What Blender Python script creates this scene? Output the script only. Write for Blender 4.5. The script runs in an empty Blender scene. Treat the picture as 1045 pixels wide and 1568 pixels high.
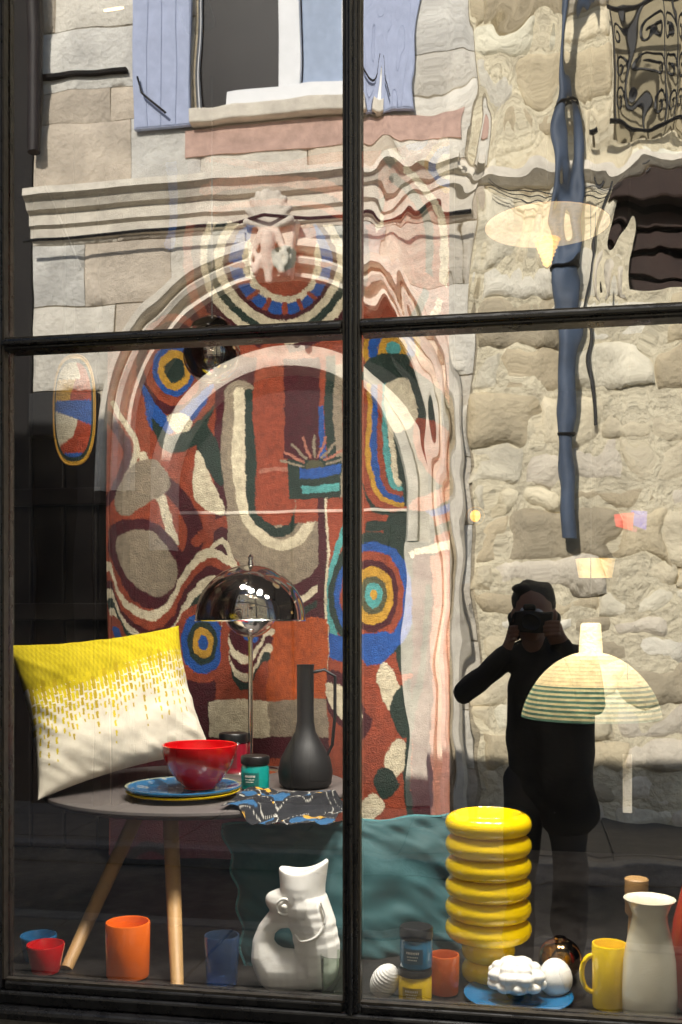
import bpy, math, random
import numpy as np
from math import sin, cos, tan, atan, pi, sqrt, radians
from mathutils import Vector, Matrix, noise as mnoise

random.seed(7)
rng = np.random.default_rng(7)
scene = bpy.context.scene
COL = scene.collection

# ---------------------------------------------------------------- survey
F, CX, HZ, D, H = 1600.0, 522.5, 950.0, 2.0, 1.5     # traced-drawing constants, metres
TH = radians(10.4); C_, S_ = cos(TH), sin(TH)
def ang(u): return atan((u-CX)/F)-TH
def den(u): return C_+(u-CX)/F*S_
def P(u, v, Y):
    L = Y+D
    return Vector((L*tan(ang(u)), Y, H-(v-HZ)/F*L/den(u)))
def SC(u, Y): return (Y+D)/den(u)/F
def place(u, vb, w, Z):
    d = den(u); b = (vb-HZ)/F
    Lf = (H-Z)*d/b
    r = w/2*Lf/d/F
    L = Lf+r
    return L*tan(ang(u)), L-D, L/d/F

# ---------------------------------------------------------------- colours / materials
def lin(c):
    o = []
    for x in c[:3]:
        x = x/255.0
        o.append(x/12.92 if x <= .04045 else ((x+.055)/1.055)**2.4)
    return tuple(o)
_m = {}
def mat(name, col, rough=.5, metal=0., var=.12, scale=12., bump=0., bscale=None, coat=0., trans=0., ior=1.45,
        emit=0., attr=False, spec=.5, sheen=0., dist=.01, rvar=.0):
    if name in _m: return _m[name]
    m = bpy.data.materials.new(name); m.use_nodes = True
    nt = m.node_tree; N = nt.nodes; Lk = nt.links
    bs = N['Principled BSDF']
    bs.inputs['Roughness'].default_value = rough
    bs.inputs['Metallic'].default_value = metal
    bs.inputs['Coat Weight'].default_value = coat
    bs.inputs['Coat Roughness'].default_value = .06
    bs.inputs['Transmission Weight'].default_value = trans
    bs.inputs['IOR'].default_value = ior
    bs.inputs['Specular IOR Level'].default_value = spec
    bs.inputs['Sheen Weight'].default_value = sheen
    tc = N.new('ShaderNodeTexCoord')
    nz = N.new('ShaderNodeTexNoise'); nz.inputs['Scale'].default_value = scale
    nz.inputs['Detail'].default_value = 7; nz.inputs['Roughness'].default_value = .62
    Lk.new(tc.outputs['Object'], nz.inputs['Vector'])
    mr = N.new('ShaderNodeMapRange')
    mr.inputs['From Min'].default_value = .25; mr.inputs['From Max'].default_value = .75
    mr.inputs['To Min'].default_value = 1-var; mr.inputs['To Max'].default_value = 1+var
    Lk.new(nz.outputs['Fac'], mr.inputs['Value'])
    mx = N.new('ShaderNodeMix'); mx.data_type = 'RGBA'; mx.blend_type = 'MULTIPLY'
    mx.inputs['Factor'].default_value = 1
    if attr:
        at = N.new('ShaderNodeAttribute'); at.attribute_name = 'Col'
        Lk.new(at.outputs['Color'], mx.inputs['A'])
    else:
        mx.inputs['A'].default_value = (*lin(col), 1)
    Lk.new(mr.outputs['Result'], mx.inputs['B'])
    Lk.new(mx.outputs['Result'], bs.inputs['Base Color'])
    if rvar:
        m2 = N.new('ShaderNodeMapRange'); m2.inputs['From Min'].default_value = .3; m2.inputs['From Max'].default_value = .7
        m2.inputs['To Min'].default_value = max(0, rough-rvar); m2.inputs['To Max'].default_value = rough+rvar
        Lk.new(nz.outputs['Fac'], m2.inputs['Value']); Lk.new(m2.outputs['Result'], bs.inputs['Roughness'])
    if bump:
        n2 = N.new('ShaderNodeTexNoise'); n2.inputs['Scale'].default_value = bscale or scale*4
        n2.inputs['Detail'].default_value = 6
        Lk.new(tc.outputs['Object'], n2.inputs['Vector'])
        bp = N.new('ShaderNodeBump'); bp.inputs['Strength'].default_value = bump; bp.inputs['Distance'].default_value = dist
        Lk.new(n2.outputs['Fac'], bp.inputs['Height']); Lk.new(bp.outputs['Normal'], bs.inputs['Normal'])
    if emit:
        bs.inputs['Emission Color'].default_value = (*lin(col), 1); bs.inputs['Emission Strength'].default_value = emit
    _m[name] = m
    return m

def pane_mat(name, refl, waves, wscale, dist, tint=(.96, .97, .96), rough=.010, sz=.5, dust=0.):
    m = bpy.data.materials.new(name); m.use_nodes = True
    nt = m.node_tree; N = nt.nodes; Lk = nt.links
    N.remove(N['Principled BSDF']); out = N['Material Output']
    t = N.new('ShaderNodeBsdfTransparent'); t.inputs['Color'].default_value = (*tint, 1)
    g = N.new('ShaderNodeBsdfGlossy'); g.inputs['Roughness'].default_value = rough
    g.inputs['Color'].default_value = (.99, .98, .97, 1)
    mx = N.new('ShaderNodeMixShader'); mx.inputs['Fac'].default_value = refl
    tc = N.new('ShaderNodeTexCoord')
    mp = N.new('ShaderNodeMapping'); mp.inputs['Scale'].default_value = (1, 1, sz)
    Lk.new(tc.outputs['Object'], mp.inputs['Vector'])
    n = N.new('ShaderNodeTexNoise'); n.inputs['Scale'].default_value = wscale; n.inputs['Detail'].default_value = 1.2
    n.inputs['Roughness'].default_value = .35
    n.inputs['Distortion'].default_value = .5
    Lk.new(mp.outputs['Vector'], n.inputs['Vector'])
    b = N.new('ShaderNodeBump'); b.inputs['Strength'].default_value = waves; b.inputs['Distance'].default_value = dist
    Lk.new(n.outputs['Fac'], b.inputs['Height']); Lk.new(b.outputs['Normal'], g.inputs['Normal'])
    Lk.new(t.outputs[0], mx.inputs[1]); Lk.new(g.outputs[0], mx.inputs[2])
    if dust:
        # thin film of dust and smears on the outside of the pane
        df = N.new('ShaderNodeBsdfDiffuse'); df.inputs['Color'].default_value = (.75, .73, .68, 1)
        n2 = N.new('ShaderNodeTexNoise'); n2.inputs['Scale'].default_value = 7; n2.inputs['Detail'].default_value = 9; n2.inputs['Roughness'].default_value = .7
        n2.inputs['Distortion'].default_value = 1.5
        Lk.new(tc.outputs['Object'], n2.inputs['Vector'])
        vr = N.new('ShaderNodeTexNoise'); vr.inputs['Scale'].default_value = 160; vr.inputs['Detail'].default_value = 2
        Lk.new(tc.outputs['Object'], vr.inputs['Vector'])
        sp = N.new('ShaderNodeMapRange'); sp.inputs['From Min'].default_value = .70; sp.inputs['From Max'].default_value = .80; sp.inputs['To Max'].default_value = .35
        Lk.new(vr.outputs['Fac'], sp.inputs['Value'])
        mr = N.new('ShaderNodeMapRange'); mr.inputs['From Min'].default_value = .35; mr.inputs['From Max'].default_value = .8
        mr.inputs['To Max'].default_value = dust
        Lk.new(n2.outputs['Fac'], mr.inputs['Value'])
        ad = N.new('ShaderNodeMath'); ad.operation = 'ADD'; Lk.new(mr.outputs[0], ad.inputs[0]); Lk.new(sp.outputs[0], ad.inputs[1])
        m2 = N.new('ShaderNodeMixShader'); Lk.new(ad.outputs[0], m2.inputs['Fac'])
        Lk.new(mx.outputs[0], m2.inputs[1]); Lk.new(df.outputs[0], m2.inputs[2]); Lk.new(m2.outputs[0], out.inputs['Surface'])
    else:
        Lk.new(mx.outputs[0], out.inputs['Surface'])
    return m

# ---------------------------------------------------------------- mesh helpers
def mesh_obj(name, verts, faces, m=None, smooth=False, cols=None, parent=None, loc=None, split=None):
    me = bpy.data.meshes.new(name)
    if loc is not None:
        verts = [(v[0]-loc[0], v[1]-loc[1], v[2]-loc[2]) for v in verts]
    me.from_pydata([tuple(v) for v in verts], [], faces)
    if cols is not None:
        a = me.color_attributes.new('Col', 'FLOAT_COLOR', 'POINT')
        arr = np.ones((len(verts), 4), dtype=np.float32); arr[:, :3] = np.asarray(cols)[:, :3]
        a.data.foreach_set('color', arr.ravel())
    me.update()
    o = bpy.data.objects.new(name, me); COL.objects.link(o)
    if loc is not None: o.location = loc
    if m: me.materials.append(m)
    if smooth: me.polygons.foreach_set('use_smooth', [True]*len(me.polygons))
    if split:
        md = o.modifiers.new('es', 'EDGE_SPLIT'); md.split_angle = radians(split)
    if parent: adopt(parent, o)
    return o
def empty(name, loc=(0, 0, 0)):
    e = bpy.data.objects.new(name, None); COL.objects.link(e); e.location = loc; e.empty_display_size = .05
    return e
def adopt(e, o):
    o.parent = e; o.matrix_parent_inverse = Matrix.Translation(-Vector(e.location))
def box(name, x0, x1, y0, y1, z0, z1, m, bevel=0., parent=None):
    c = ((x0+x1)/2, (y0+y1)/2, (z0+z1)/2)
    v = [(x, y, z) for x in (x0, x1) for y in (y0, y1) for z in (z0, z1)]
    f = [(0, 1, 3, 2), (4, 6, 7, 5), (0, 4, 5, 1), (2, 3, 7, 6), (0, 2, 6, 4), (1, 5, 7, 3)]
    o = mesh_obj(name, v, f, m, loc=c, parent=parent)
    if bevel:
        b = o.modifiers.new('b', 'BEVEL'); b.width = bevel; b.segments = 2; b.limit_method = 'ANGLE'
    return o
def lathe(name, prof, loc, m, s=1., seg=56, parent=None, split=40, cols=None, rot=None, wob=0):
    v = []; f = []; cc = []
    n = len(prof)
    for i in range(seg):
        a = 2*pi*i/seg
        for k, (r, z) in enumerate(prof):
            rr = r*(1+wob*sin(3*a+z*.05))
            v.append((rr*s*cos(a), rr*s*sin(a), z*s))
            if cols: cc.append(cols[k])
    for i in range(seg):
        j = (i+1) % seg
        for k in range(n-1):
            f.append((i*n+k, j*n+k, j*n+k+1, i*n+k+1))
    o = mesh_obj(name, v, f, m, smooth=True, cols=cc if cols else None, split=split)
    o.location = loc
    if rot: o.rotation_euler = rot
    if parent: adopt(parent, o)
    return o
def tube(name, pts, r, m, parent=None, seg=10, closed=False, radii=None):
    pts = [Vector(p) for p in pts]; n = len(pts); v = []; f = []
    for i, p in enumerate(pts):
        a = pts[(i-1) % n] if (closed or i) else p
        b = pts[(i+1) % n] if (closed or i < n-1) else p
        t = (b-a).normalized()
        up = Vector((0, 0, 1)) if abs(t.z) < .9 else Vector((0, 1, 0))
        x = t.cross(up).normalized(); y = t.cross(x).normalized()
        rr = radii[i] if radii else r
        for k in range(seg):
            q = 2*pi*k/seg
            v.append(p+x*cos(q)*rr+y*sin(q)*rr)
    for i in range(n if closed else n-1):
        j = (i+1) % n
        for k in range(seg):
            l = (k+1) % seg
            f.append((i*seg+k, i*seg+l, j*seg+l, j*seg+k))
    if not closed:
        f.append(tuple(range(seg))); f.append(tuple(range((n-1)*seg, n*seg)))
    return mesh_obj(name, v, f, m, smooth=True, parent=parent, split=50)
def catmull(pts, n=8, closed=False):
    P_ = [np.array(p, float) for p in pts]; out = []
    m_ = len(P_)
    for i in range(m_ if closed else m_-1):
        p1 = P_[i]; p2 = P_[(i+1) % m_]
        p0 = P_[(i-1) % m_] if (closed or i) else p1
        p3 = P_[(i+2) % m_] if (closed or i+2 < m_) else p2
        for k in range(n):
            t = k/n
            out.append(.5*((2*p1)+(-p0+p2)*t+(2*p0-5*p1+4*p2-p3)*t*t+(-p0+3*p1-3*p2+p3)*t**3))
    if not closed: out.append(P_[-1])
    return np.array(out)
def _sph(nu=14, nv=9):
    v = [(0, 0, 1)]; f = []
    for j in range(1, nv):
        for i in range(nu):
            a = 2*pi*i/nu; b = pi*j/nv
            v.append((sin(b)*cos(a), sin(b)*sin(a), cos(b)))
    v.append((0, 0, -1))
    for i in range(nu): f.append((0, 1+i, 1+(i+1) % nu))
    for j in range(nv-2):
        for i in range(nu):
            a = 1+j*nu+i; b = 1+j*nu+(i+1) % nu
            f.append((a, a+nu, b+nu, b))
    l = len(v)-1
    for i in range(nu): f.append((l, 1+(nv-2)*nu+(i+1) % nu, 1+(nv-2)*nu+i))
    return np.array(v), f
SV, SF = _sph()
def blob(name, chains, voxel, m, smooth_it=6, parent=None, extra=()):
    """continuous surface grown over chains of (x,y,z,r) joints; extra = ellipsoids (c, radii)"""
    V = []; Fc = []; base = 0
    def add(c, rad):
        nonlocal base
        V.append(SV*np.array(rad)+np.array(c)); Fc.extend([tuple(base+i for i in q) for q in SF]); base += len(SV)
    for ch in chains:
        for i in range(len(ch)-1):
            a = np.array(ch[i], float); b = np.array(ch[i+1], float)
            d = np.linalg.norm(b[:3]-a[:3]); n = max(1, int(d/(min(a[3], b[3])*.3)))
            for k in range(n+1):
                q = a+(b-a)*k/n; add(q[:3], (q[3],)*3)
        if len(ch) == 1: add(ch[0][:3], (ch[0][3],)*3)
    for c, rad in extra: add(c, rad)
    vv = np.concatenate(V)
    o = mesh_obj(name, vv.tolist(), Fc, m, smooth=True)
    r = o.modifiers.new('r', 'REMESH'); r.mode = 'VOXEL'; r.voxel_size = voxel; r.use_smooth_shade = True
    s = o.modifiers.new('s', 'SMOOTH'); s.iterations = smooth_it; s.factor = .6
    if parent: adopt(parent, o)
    return o

# ================================================================ MATERIALS
M_black = mat('black_frame_paint', (28, 28, 30), .3, var=.5, scale=25, bump=.35, bscale=60, dist=.002, rvar=.12)
M_black_edge = mat('worn_putty', (52, 48, 44), .5, var=.6, scale=40, bump=.4, bscale=90, dist=.002)
M_stone_sill = mat('grey_stone_sill', (105, 104, 102), .85, var=.3, scale=30, bump=.6, bscale=90)
M_stone = mat('limestone', (220, 208, 180), .9, var=.32, scale=3.0, bump=.8, bscale=20, dist=.03, attr=True)
M_trim = mat('limestone_trim', (232, 222, 204), .85, var=.3, scale=5, bump=.5, bscale=26, dist=.015)
M_mortar = mat('mortar', (176, 164, 140), .95, var=.35, scale=6, bump=.8, bscale=30, dist=.03)
M_lime = mat('lime_wash_mortar', (228, 216, 186), .95, var=.32, scale=4, bump=1., bscale=18, dist=.05)
M_shut = mat('blue_shutter_paint', (176, 186, 214), .6, var=.16, scale=10)
M_white = mat('white_window_paint', (244, 244, 244), .5, var=.05)
M_dark = mat('dark_opening', (16, 14, 13), .7, spec=.2)
M_door = mat('dark_oak_door', (22, 16, 13), .6, var=.3, scale=14, bump=.3, spec=.3)
M_pipe = mat('blue_grey_pipe', (78, 90, 108), .6, var=.5, scale=4)
M_iron = mat('wrought_iron', (16, 16, 17), .5)
M_fac_glass = mat('facade_window_glass', (26, 24, 26), .3, var=.2, spec=.05)
M_wall_dark = mat('dark_brown_panelling', (34, 27, 24), .55, var=.35, scale=10, bump=.2)
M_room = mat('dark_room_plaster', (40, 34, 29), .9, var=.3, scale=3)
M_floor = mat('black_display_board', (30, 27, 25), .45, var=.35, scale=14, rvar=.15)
M_render = mat('shop_render', (150, 142, 128), .9, var=.15, scale=3, bump=.3)
M_attr_rug = mat('tufted_wool', (128, 128, 128), .95, var=.34, scale=45, bump=1., bscale=220, dist=.008, attr=True, sheen=.1)
M_attr_fab = mat('woven_fabric', (128, 128, 128), .9, var=.1, scale=40, bump=.6, bscale=380, dist=.003, attr=True)
M_wood = mat('pale_oak', (170, 134, 86), .5, var=.2, scale=18)
M_tabletop = mat('grey_tabletop', (84, 78, 76), .5, var=.12)
M_chrome = mat('dark_chrome', (150, 148, 145), .05, metal=1, var=.03)
M_chrome_b = mat('bright_chrome', (245, 242, 236), .14, metal=1, var=.02)
M_gold = mat('bronze_mirror', (190, 155, 112), .10, metal=1, var=.05)
def glaze(name, c, rough=.22): return mat(name, c, rough, coat=.6, var=.06, scale=9, bump=.08, bscale=14, dist=.003)
M_red = glaze('red_glaze', (186, 8, 16)); M_orange = glaze('orange_glaze', (232, 104, 14)); M_blue = glaze('blue_glaze', (30, 96, 140))
M_yel = glaze('yellow_glaze', (252, 214, 4), .18); M_cream = glaze('cream_glaze', (236, 230, 206))
M_whitec = mat('white_bisque', (242, 240, 234), .4, var=.03, scale=12, coat=.25)
M_char = mat('charcoal_ceramic', (18, 19, 21), .5, var=.2)
M_lid = mat('black_lid', (18, 18, 19), .35)
M_clear = mat('clear_green_glass', (214, 228, 214), .02, trans=1., var=.02)
M_blueglass = mat('blue_glass', (110, 150, 200), .03, trans=.9, var=.03)
M_smoke = pane_mat('smoked_mirror_glass', .5, .0, 4, .0001, tint=(.30, .28, .26), rough=.05)

# ================================================================ STREET
def street():
    M_as = mat('asphalt', (58, 57, 56), .9, var=.25, scale=30, bump=.5, bscale=160)
    M_pav = mat('paving_stone', (98, 93, 86), .85, var=.25, scale=6, bump=.4, bscale=50)
    M_gr = mat('ground_earth', (96, 92, 84), .95, var=.2, scale=.2)
    mesh_obj('ground', [(-400, -400, -.13), (400, -400, -.13), (400, 400, -.13), (-400, 400, -.13)], [(0, 1, 2, 3)], M_gr)
    mesh_obj('road', [(-60, -5.1, -.124), (60, -5.1, -.124), (60, -1.0, -.124), (-60, -1.0, -.124)], [(0, 1, 2, 3)], M_as)
    for nm, y0, y1, top in (('pavement', -2.9, .0, .0), ('pavement', -6.3, -4.7, .0)):
        v = []; f = []
        x = -14.
        rnd = random.Random(3)
        while x < 14:
            w = .62+.25*rnd.random(); yy = y0
            while yy < y1-.05:
                d = min(.75, y1-yy); g = .006; b = len(v); z = top+rnd.uniform(-.003, .003)
                v += [(x+g, yy+g, z), (x+w-g, yy+g, z), (x+w-g, yy+d-g, z), (x+g, yy+d-g, z)]
                v += [(x+g, yy+g, z-.03), (x+w-g, yy+g, z-.03), (x+w-g, yy+d-g, z-.03), (x+g, yy+d-g, z-.03)]
                f += [(b, b+1, b+2, b+3), (b, b+4, b+5, b+1), (b+1, b+5, b+6, b+2), (b+2, b+6, b+7, b+3), (b+3, b+7, b+4, b)]
                yy += .75
            x += w
        e = empty(nm, (0, y0, 0))
        mesh_obj('slabs', v, f, M_pav, parent=e)
        box('bed', -14, 14, y0-.0, y1, -.12, -.012, M_stone_sill, parent=e)
        ke = y0-.14 if y0 > -4 else y1+.002
        box('kerb', -14, 14, ke, ke+.136, -.12, .004, M_stone_sill, bevel=.012, parent=e)
street()

# ================================================================ OPPOSITE STONE HOUSE (seen mirrored in the shop glass)
YF = -6.0
PX, PZ, PR = -1.99, 3.0, 1.49         # portal centre, springing height, outer radius
WIN = (-2.66, -1.36, 5.56, 7.3)       # main window opening
WIN2 = (.56, 1.75, 5.06, 6.6)
WIN3 = (.66, 1.75, 3.95, 4.70)
SHADE_ZONE = (-20, -3.50, -1, 3.38)         # left of the portal: dark front standing in for cast shade
XW = -4.04                              # left end of the stone house
def facade():
    e = empty('stone_house', (-2, YF, 0))
    V = []; Fc = []; Cc = []
    rnd = random.Random(11)
    def warp(x, z):
        dx = x-PX
        R = PR-.03
        if z <= PZ:
            if abs(dx) < R: return PX+(R if dx > 0 else -R), z, True
            return x, z, False
        dz = z-PZ; d = sqrt(dx*dx+dz*dz)
        if d < R:
            if d < 1e-3: return x, PZ+R, True
            return PX+dx/d*R, PZ+dz/d*R, True
        return x, z, False
    def block(x0, x1, z0, z1, rough, c):
        nx = max(3, int((x1-x0)/.06)); nz = max(3, int((z1-z0)/.055))
        j = [rnd.uniform(-1, 1)*rough*.9 for _ in range(8)]
        off = rnd.uniform(-.5, .5)*rough*1.1
        b = len(V); inside = 0; tmp = []
        tx, tz = rnd.uniform(-.5, .5)*rough, rnd.uniform(-.5, .5)*rough
        for k in range(nz+1):
            for i in range(nx+1):
                a = i/nx; q = k/nz
                x = x0+(x1-x0)*a+((j[0]*(1-a)+j[1]*a)*(1-q)+(j[2]*(1-a)+j[3]*a)*q)
                z = z0+(z1-z0)*q+((j[4]*(1-a)+j[5]*a)*(1-q)+(j[6]*(1-a)+j[7]*a)*q)
                if rough > .02:
                    x += .07*mnoise.noise(Vector((x*4, z*4, 7))); z += .07*mnoise.noise(Vector((x*4, z*4, 17)))
                xx, zz, ins = warp(x, z); inside += ins
                ed = min(a, 1-a)*(x1-x0); ed2 = min(q, 1-q)*(z1-z0)
                m_ = min(ed, ed2)
                rnd_e = (.010+rough*.8)*max(0, 1-m_/(.02+rough*1.5))**2
                n = mnoise.noise(Vector((x*5, z*5, off*10)))*rough*1.3+mnoise.noise(Vector((x*14, z*14, 3)))*rough*.5
                y = YF+off+n-rnd_e+(a-.5)*tx+(q-.5)*tz
                tmp.append((xx, y, zz))
        if inside == len(tmp): return
        V.extend(tmp)
        W = nx+1
        for k in range(nz):
            for i in range(nx):
                Fc.append((b+k*W+i, b+k*W+i+1, b+(k+1)*W+i+1, b+(k+1)*W+i))
        loop = [i for i in range(nx+1)]+[k*W+nx for k in range(1, nz+1)]+[nz*W+i for i in range(nx-1, -1, -1)]+[k*W for k in range(nz-1, 0, -1)]
        b2 = len(V)
        for l in loop:
            p = tmp[l]; V.append((p[0], YF-.12, p[2]))
        n = len(loop)
        for t in range(n): Fc.append((b+loop[t], b2+t, b2+(t+1) % n, b+loop[(t+1) % n]))
        Cc.extend([c]*(len(tmp)+n))
    HOLES = (WIN, WIN2, WIN3, SHADE_ZONE)
    def course(z0, z1, xa, xb, wmin, wmax, rough, pal, gap):
        x = xa+rnd.uniform(-wmax, 0)
        segs = []
        while x < xb:
            w = rnd.uniform(wmin, wmax); segs.append((max(x, xa), min(x+w, xb))); x += w
        for a, b_ in segs:
            parts = [(a, b_)]
            for wx0, wx1, wz0, wz1 in HOLES:
                if z1 > wz0+.02 and z0 < wz1-.02:
                    np_ = []
                    for p, q in parts:
                        if q <= wx0 or p >= wx1: np_.append((p, q))
                        else:
                            if p < wx0: np_.append((p, wx0))
                            if q > wx1: np_.append((wx1, q))
                    parts = np_
            for p, q in parts:
                if q-p < .06: continue
                c = pal[rnd.randrange(len(pal))]; k = rnd.uniform(.84, 1.06)
                c = tuple(min(.9, t*k) for t in lin(c))
                block(p+gap, q-gap, z0+gap, z1-gap, rough, c)
    palA = [(232, 224, 208), (234, 227, 212), (222, 212, 194), (222, 218, 208), (212, 198, 178)]
    palR = [(240, 226, 194), (234, 220, 188), (242, 232, 206), (220, 204, 170), (206, 190, 158), (236, 224, 202), (244, 236, 216), (196, 182, 154)]
    XS = -.42
    z = -.1
    zs = [-.1]
    while z < 10:
        h = rnd.uniform(.40, .52); z += h; zs.append(z)
    def snap(zs, targets):
        for t in targets:
            k = min(range(len(zs)), key=lambda i: abs(zs[i]-t)); zs[k] = t
        return sorted(set(zs))
    zs = snap(zs, [WIN[2], WIN[3], SHADE_ZONE[3]])
    for a, b in zip(zs[:-1], zs[1:]): course(a, b, XW, XS-.02, .6, 1.3, .006, palA, .004)
    z = -.1; zs = [-.1]
    while z < 10:
        h = rnd.uniform(.16, .48); z += h; zs.append(z)
    zs = snap(zs, [WIN2[2], WIN2[3], WIN3[2], WIN3[3]])
    for a, b in zip(zs[:-1], zs[1:]): course(a, b, XS, 7.5, .24, .9, .034, palR, -.004)
    mesh_obj('wall_blocks', V, Fc, M_stone, smooth=True, cols=Cc, parent=e, split=75)
    for nm, xa, xb, yb, mm in (('mortar', XW, XS, -.03, M_mortar), ('lime_mortar', XS, 7.5, -.020, M_lime)):
        v = []; f = []; st = .1
        for i in range(int((xb-xa)/st)+1):
            for k in range(int(10.2/st)):
                x = xa+i*st; z = -.12+k*st; cx, cz = x+st/2, z+st/2
                d = sqrt((cx-PX)**2+(cz-PZ)**2) if cz > PZ else abs(cx-PX)
                if d < PR-.12 or x >= xb: continue
                if any(a < cx < b and c < cz < d_ for a, b, c, d_ in HOLES): continue
                x2 = min(x+st, xb)
                b = len(v)
                hgt = lambda x_, z_: YF+yb+(.022*mnoise.noise(Vector((x_*3, z_*3, 5))) if mm is M_lime else 0)
                v += [(x, hgt(x, z), z), (x2, hgt(x2, z), z), (x2, hgt(x2, z+st), z+st), (x, hgt(x, z+st), z+st)]; f.append((b, b+1, b+2, b+3))
        mesh_obj(nm, v, f, mm, parent=e)
    box('rear_mass', XW, 7.5, -12, -6.75, -.12, 10, M_dark, parent=e)
    box('roof', XW-.1, 7.7, -12.2, -5.7, 10.02, 10.3, mat('slate', (70, 72, 80), .7), parent=e)
    # dark front added left of the portal in place of the shadow on the wall
    m_shade = mat('painted_shade', (18, 15, 14), .5, var=.3, scale=8)  # dark colour that stands for shade on this front and the left jamb
    box('shade_front_base', XW-.02, -3.5, YF-.1, YF+.03, -.1, .8, m_shade, bevel=.01, parent=e)
    box('shade_front_fascia', XW-.02, -3.5, YF-.1, YF+.05, 3.0, 3.36, m_shade, bevel=.02, parent=e)
    box('shade_front_post', -3.66, -3.501, YF-.1, YF+.04, .801, 2.999, m_shade, bevel=.01, parent=e)
    box('shade_front_glass', XW-.02, -3.661, YF-.09, YF-.07, .801, 2.999, M_dark, parent=e)
    d = empty('dark_timber_house', (-8, YF, 0))
    box('wall', -16, XW-.03, -12, YF-.05, -.12, 9.3, mat('tarred_timber', (30, 26, 24), .8, var=.3, scale=5, bump=.4), parent=d)
    for k in range(5):
        box('post', -5.0-k*1.9, -4.8-k*1.9, YF-.049, YF+.03, -.1, 9.2, M_door, bevel=.01, parent=d)
        box('window', -6.4-k*1.9, -5.4-k*1.9, YF-.045, YF-.02, 3.9, 5.4, M_fac_glass, parent=d)
    box('eaves', -16.2, XW-.05, -12.2, YF+.2, 9.31, 9.5, M_door, parent=d)
    # arch mouldings
    def sweep(nm, prof, m, cx, zc, zb, part='all'):
        lz = zb if part == 'all' else 2.55
        path = [('l', lz), ('l', (lz+zc)/2)]+[('a', pi*i/40) for i in range(41)]+[('r', (zb+zc)/2), ('r', zb)]
        if part == 'left': path = [('l', zb), ('l', 2.549)]
        v = []; f = []; n = len(prof)
        for t, q in path:
            for r, y in prof:
                if t == 'l': v.append((cx-r, YF+y, q))
                elif t == 'r': v.append((cx+r, YF+y, q))
                else: v.append((cx-r*cos(q), YF+y, zc+r*sin(q)))
        for i in range(len(path)-1):
            for k in range(n-1): f.append((i*n+k, (i+1)*n+k, (i+1)*n+k+1, i*n+k+1))
        return mesh_obj(nm, v, f, m, smooth=True, parent=e, split=30)
    prof = [(PR, -.06), (PR, .07), (PR-.02, .10), (PR-.07, .10), (PR-.085, .05), (PR-.09, -.04), (PR-.125, -.04), (PR-.13, .04), (PR-.155, .07), (PR-.19, .05),
            (PR-.195, -.07), (PR-.24, -.07), (PR-.245, -.01), (PR-.28, .0), (PR-.285, -.08), (PR-.29, -.08)]
    sweep('arch_moulding', prof, M_trim, PX, PZ, .0, 'upper')
    sweep('shade_coloured_jamb', prof, m_shade, PX, PZ, .0, 'left')  # lower left jamb: its shadow is put into the colour
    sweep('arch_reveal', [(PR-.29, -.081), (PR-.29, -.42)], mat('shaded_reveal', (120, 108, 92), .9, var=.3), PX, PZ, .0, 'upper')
    sweep('shade_coloured_reveal', [(PR-.29, -.081), (PR-.29, -.42)], m_shade, PX, PZ, .0, 'left')  # reveal behind it, shadow likewise in the colour
    sweep('inner_arch', [(1.20, -.42), (1.11, -.42), (1.10, -.37), (1.07, -.36), (1.02, -.37), (1.0, -.42), (.99, -.6)], M_trim, PX-.02, PZ-.42, 2.1)
    for sx in (-1, 1):
        xa, xb = (PX-.02-1.2, PX-.02-1.0) if sx < 0 else (PX-.02+1.0, PX-.02+1.2)
        box('inner_jamb', xa, xb, YF-.6, YF-.38, .0, 2.098, m_shade if sx < 0 else M_trim, bevel=.01, parent=e)  # left one coloured dark for shadow, right one plain stone
    sweep('inner_tympanum', [(1.22, -.425), (1.19, -.426), (1.1, -.427)], M_door, PX, PZ, .0)
    box('door_backing', PX-1.3, PX+1.3, YF-.74, YF-.62, 0, PZ+1.25, M_door, parent=e)
    box('door_transom', PX-1.0, PX+1.0, YF-.62, YF-.55, PZ-.60, PZ-.575, M_trim, bevel=.004, parent=e)
    for sx in (-1, 1):
        x0, x1 = (PX-.97, PX-.01) if sx < 0 else (PX+.01, PX+.97)
        box('door_leaf', x0, x1, YF-.618, YF-.57, .02, PZ-.61, M_door, bevel=.008, parent=e)
        for k in range(3):
            box('door_panel', x0+.14, x1-.14, YF-.572, YF-.555, .15+k*.76, .15+k*.76+.62, M_door, bevel=.015, parent=e)
    # keystone with shell
    kz = PZ+PR
    v = [(PX-.15, YF+.02, kz-.34), (PX+.15, YF+.02, kz-.34), (PX+.20, YF+.02, kz+.12), (PX-.20, YF+.02, kz+.12)]
    v += [(x, YF+.17, z) for x, _, z in v]
    o = mesh_obj('keystone', v, [(0, 3, 2, 1), (4, 5, 6, 7), (0, 1, 5, 4), (1, 2, 6, 5), (2, 3, 7, 6), (3, 0, 4, 7)], M_trim, parent=e)
    b = o.modifiers.new('b', 'BEVEL'); b.width = .02; b.segments = 2
    ch = []
    for i in range(9):
        a = radians(5+170*i/8)
        ch.append([(PX, YF+.2, kz+.02, .02), (PX+.17*cos(a), YF+.23, kz+.05+.24*sin(a), .03)])
    for s in (-1, 1):
        ch.append([(PX+s*(.03+.12*(k/6)), YF+.2, kz-.02-.14*(k/6)+.03*sin(k*1.3), .036-.003*k) for k in range(7)])
        ch.append([(PX+s*(.11+.03*cos(t)), YF+.22, kz-.22+.05*sin(t), .02) for t in np.linspace(0, 5.5, 9)])
        ch.append([(PX+s*.03, YF+.22, kz-.18, .03), (PX+s*.1, YF+.23, kz-.32, .028)])
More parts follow.
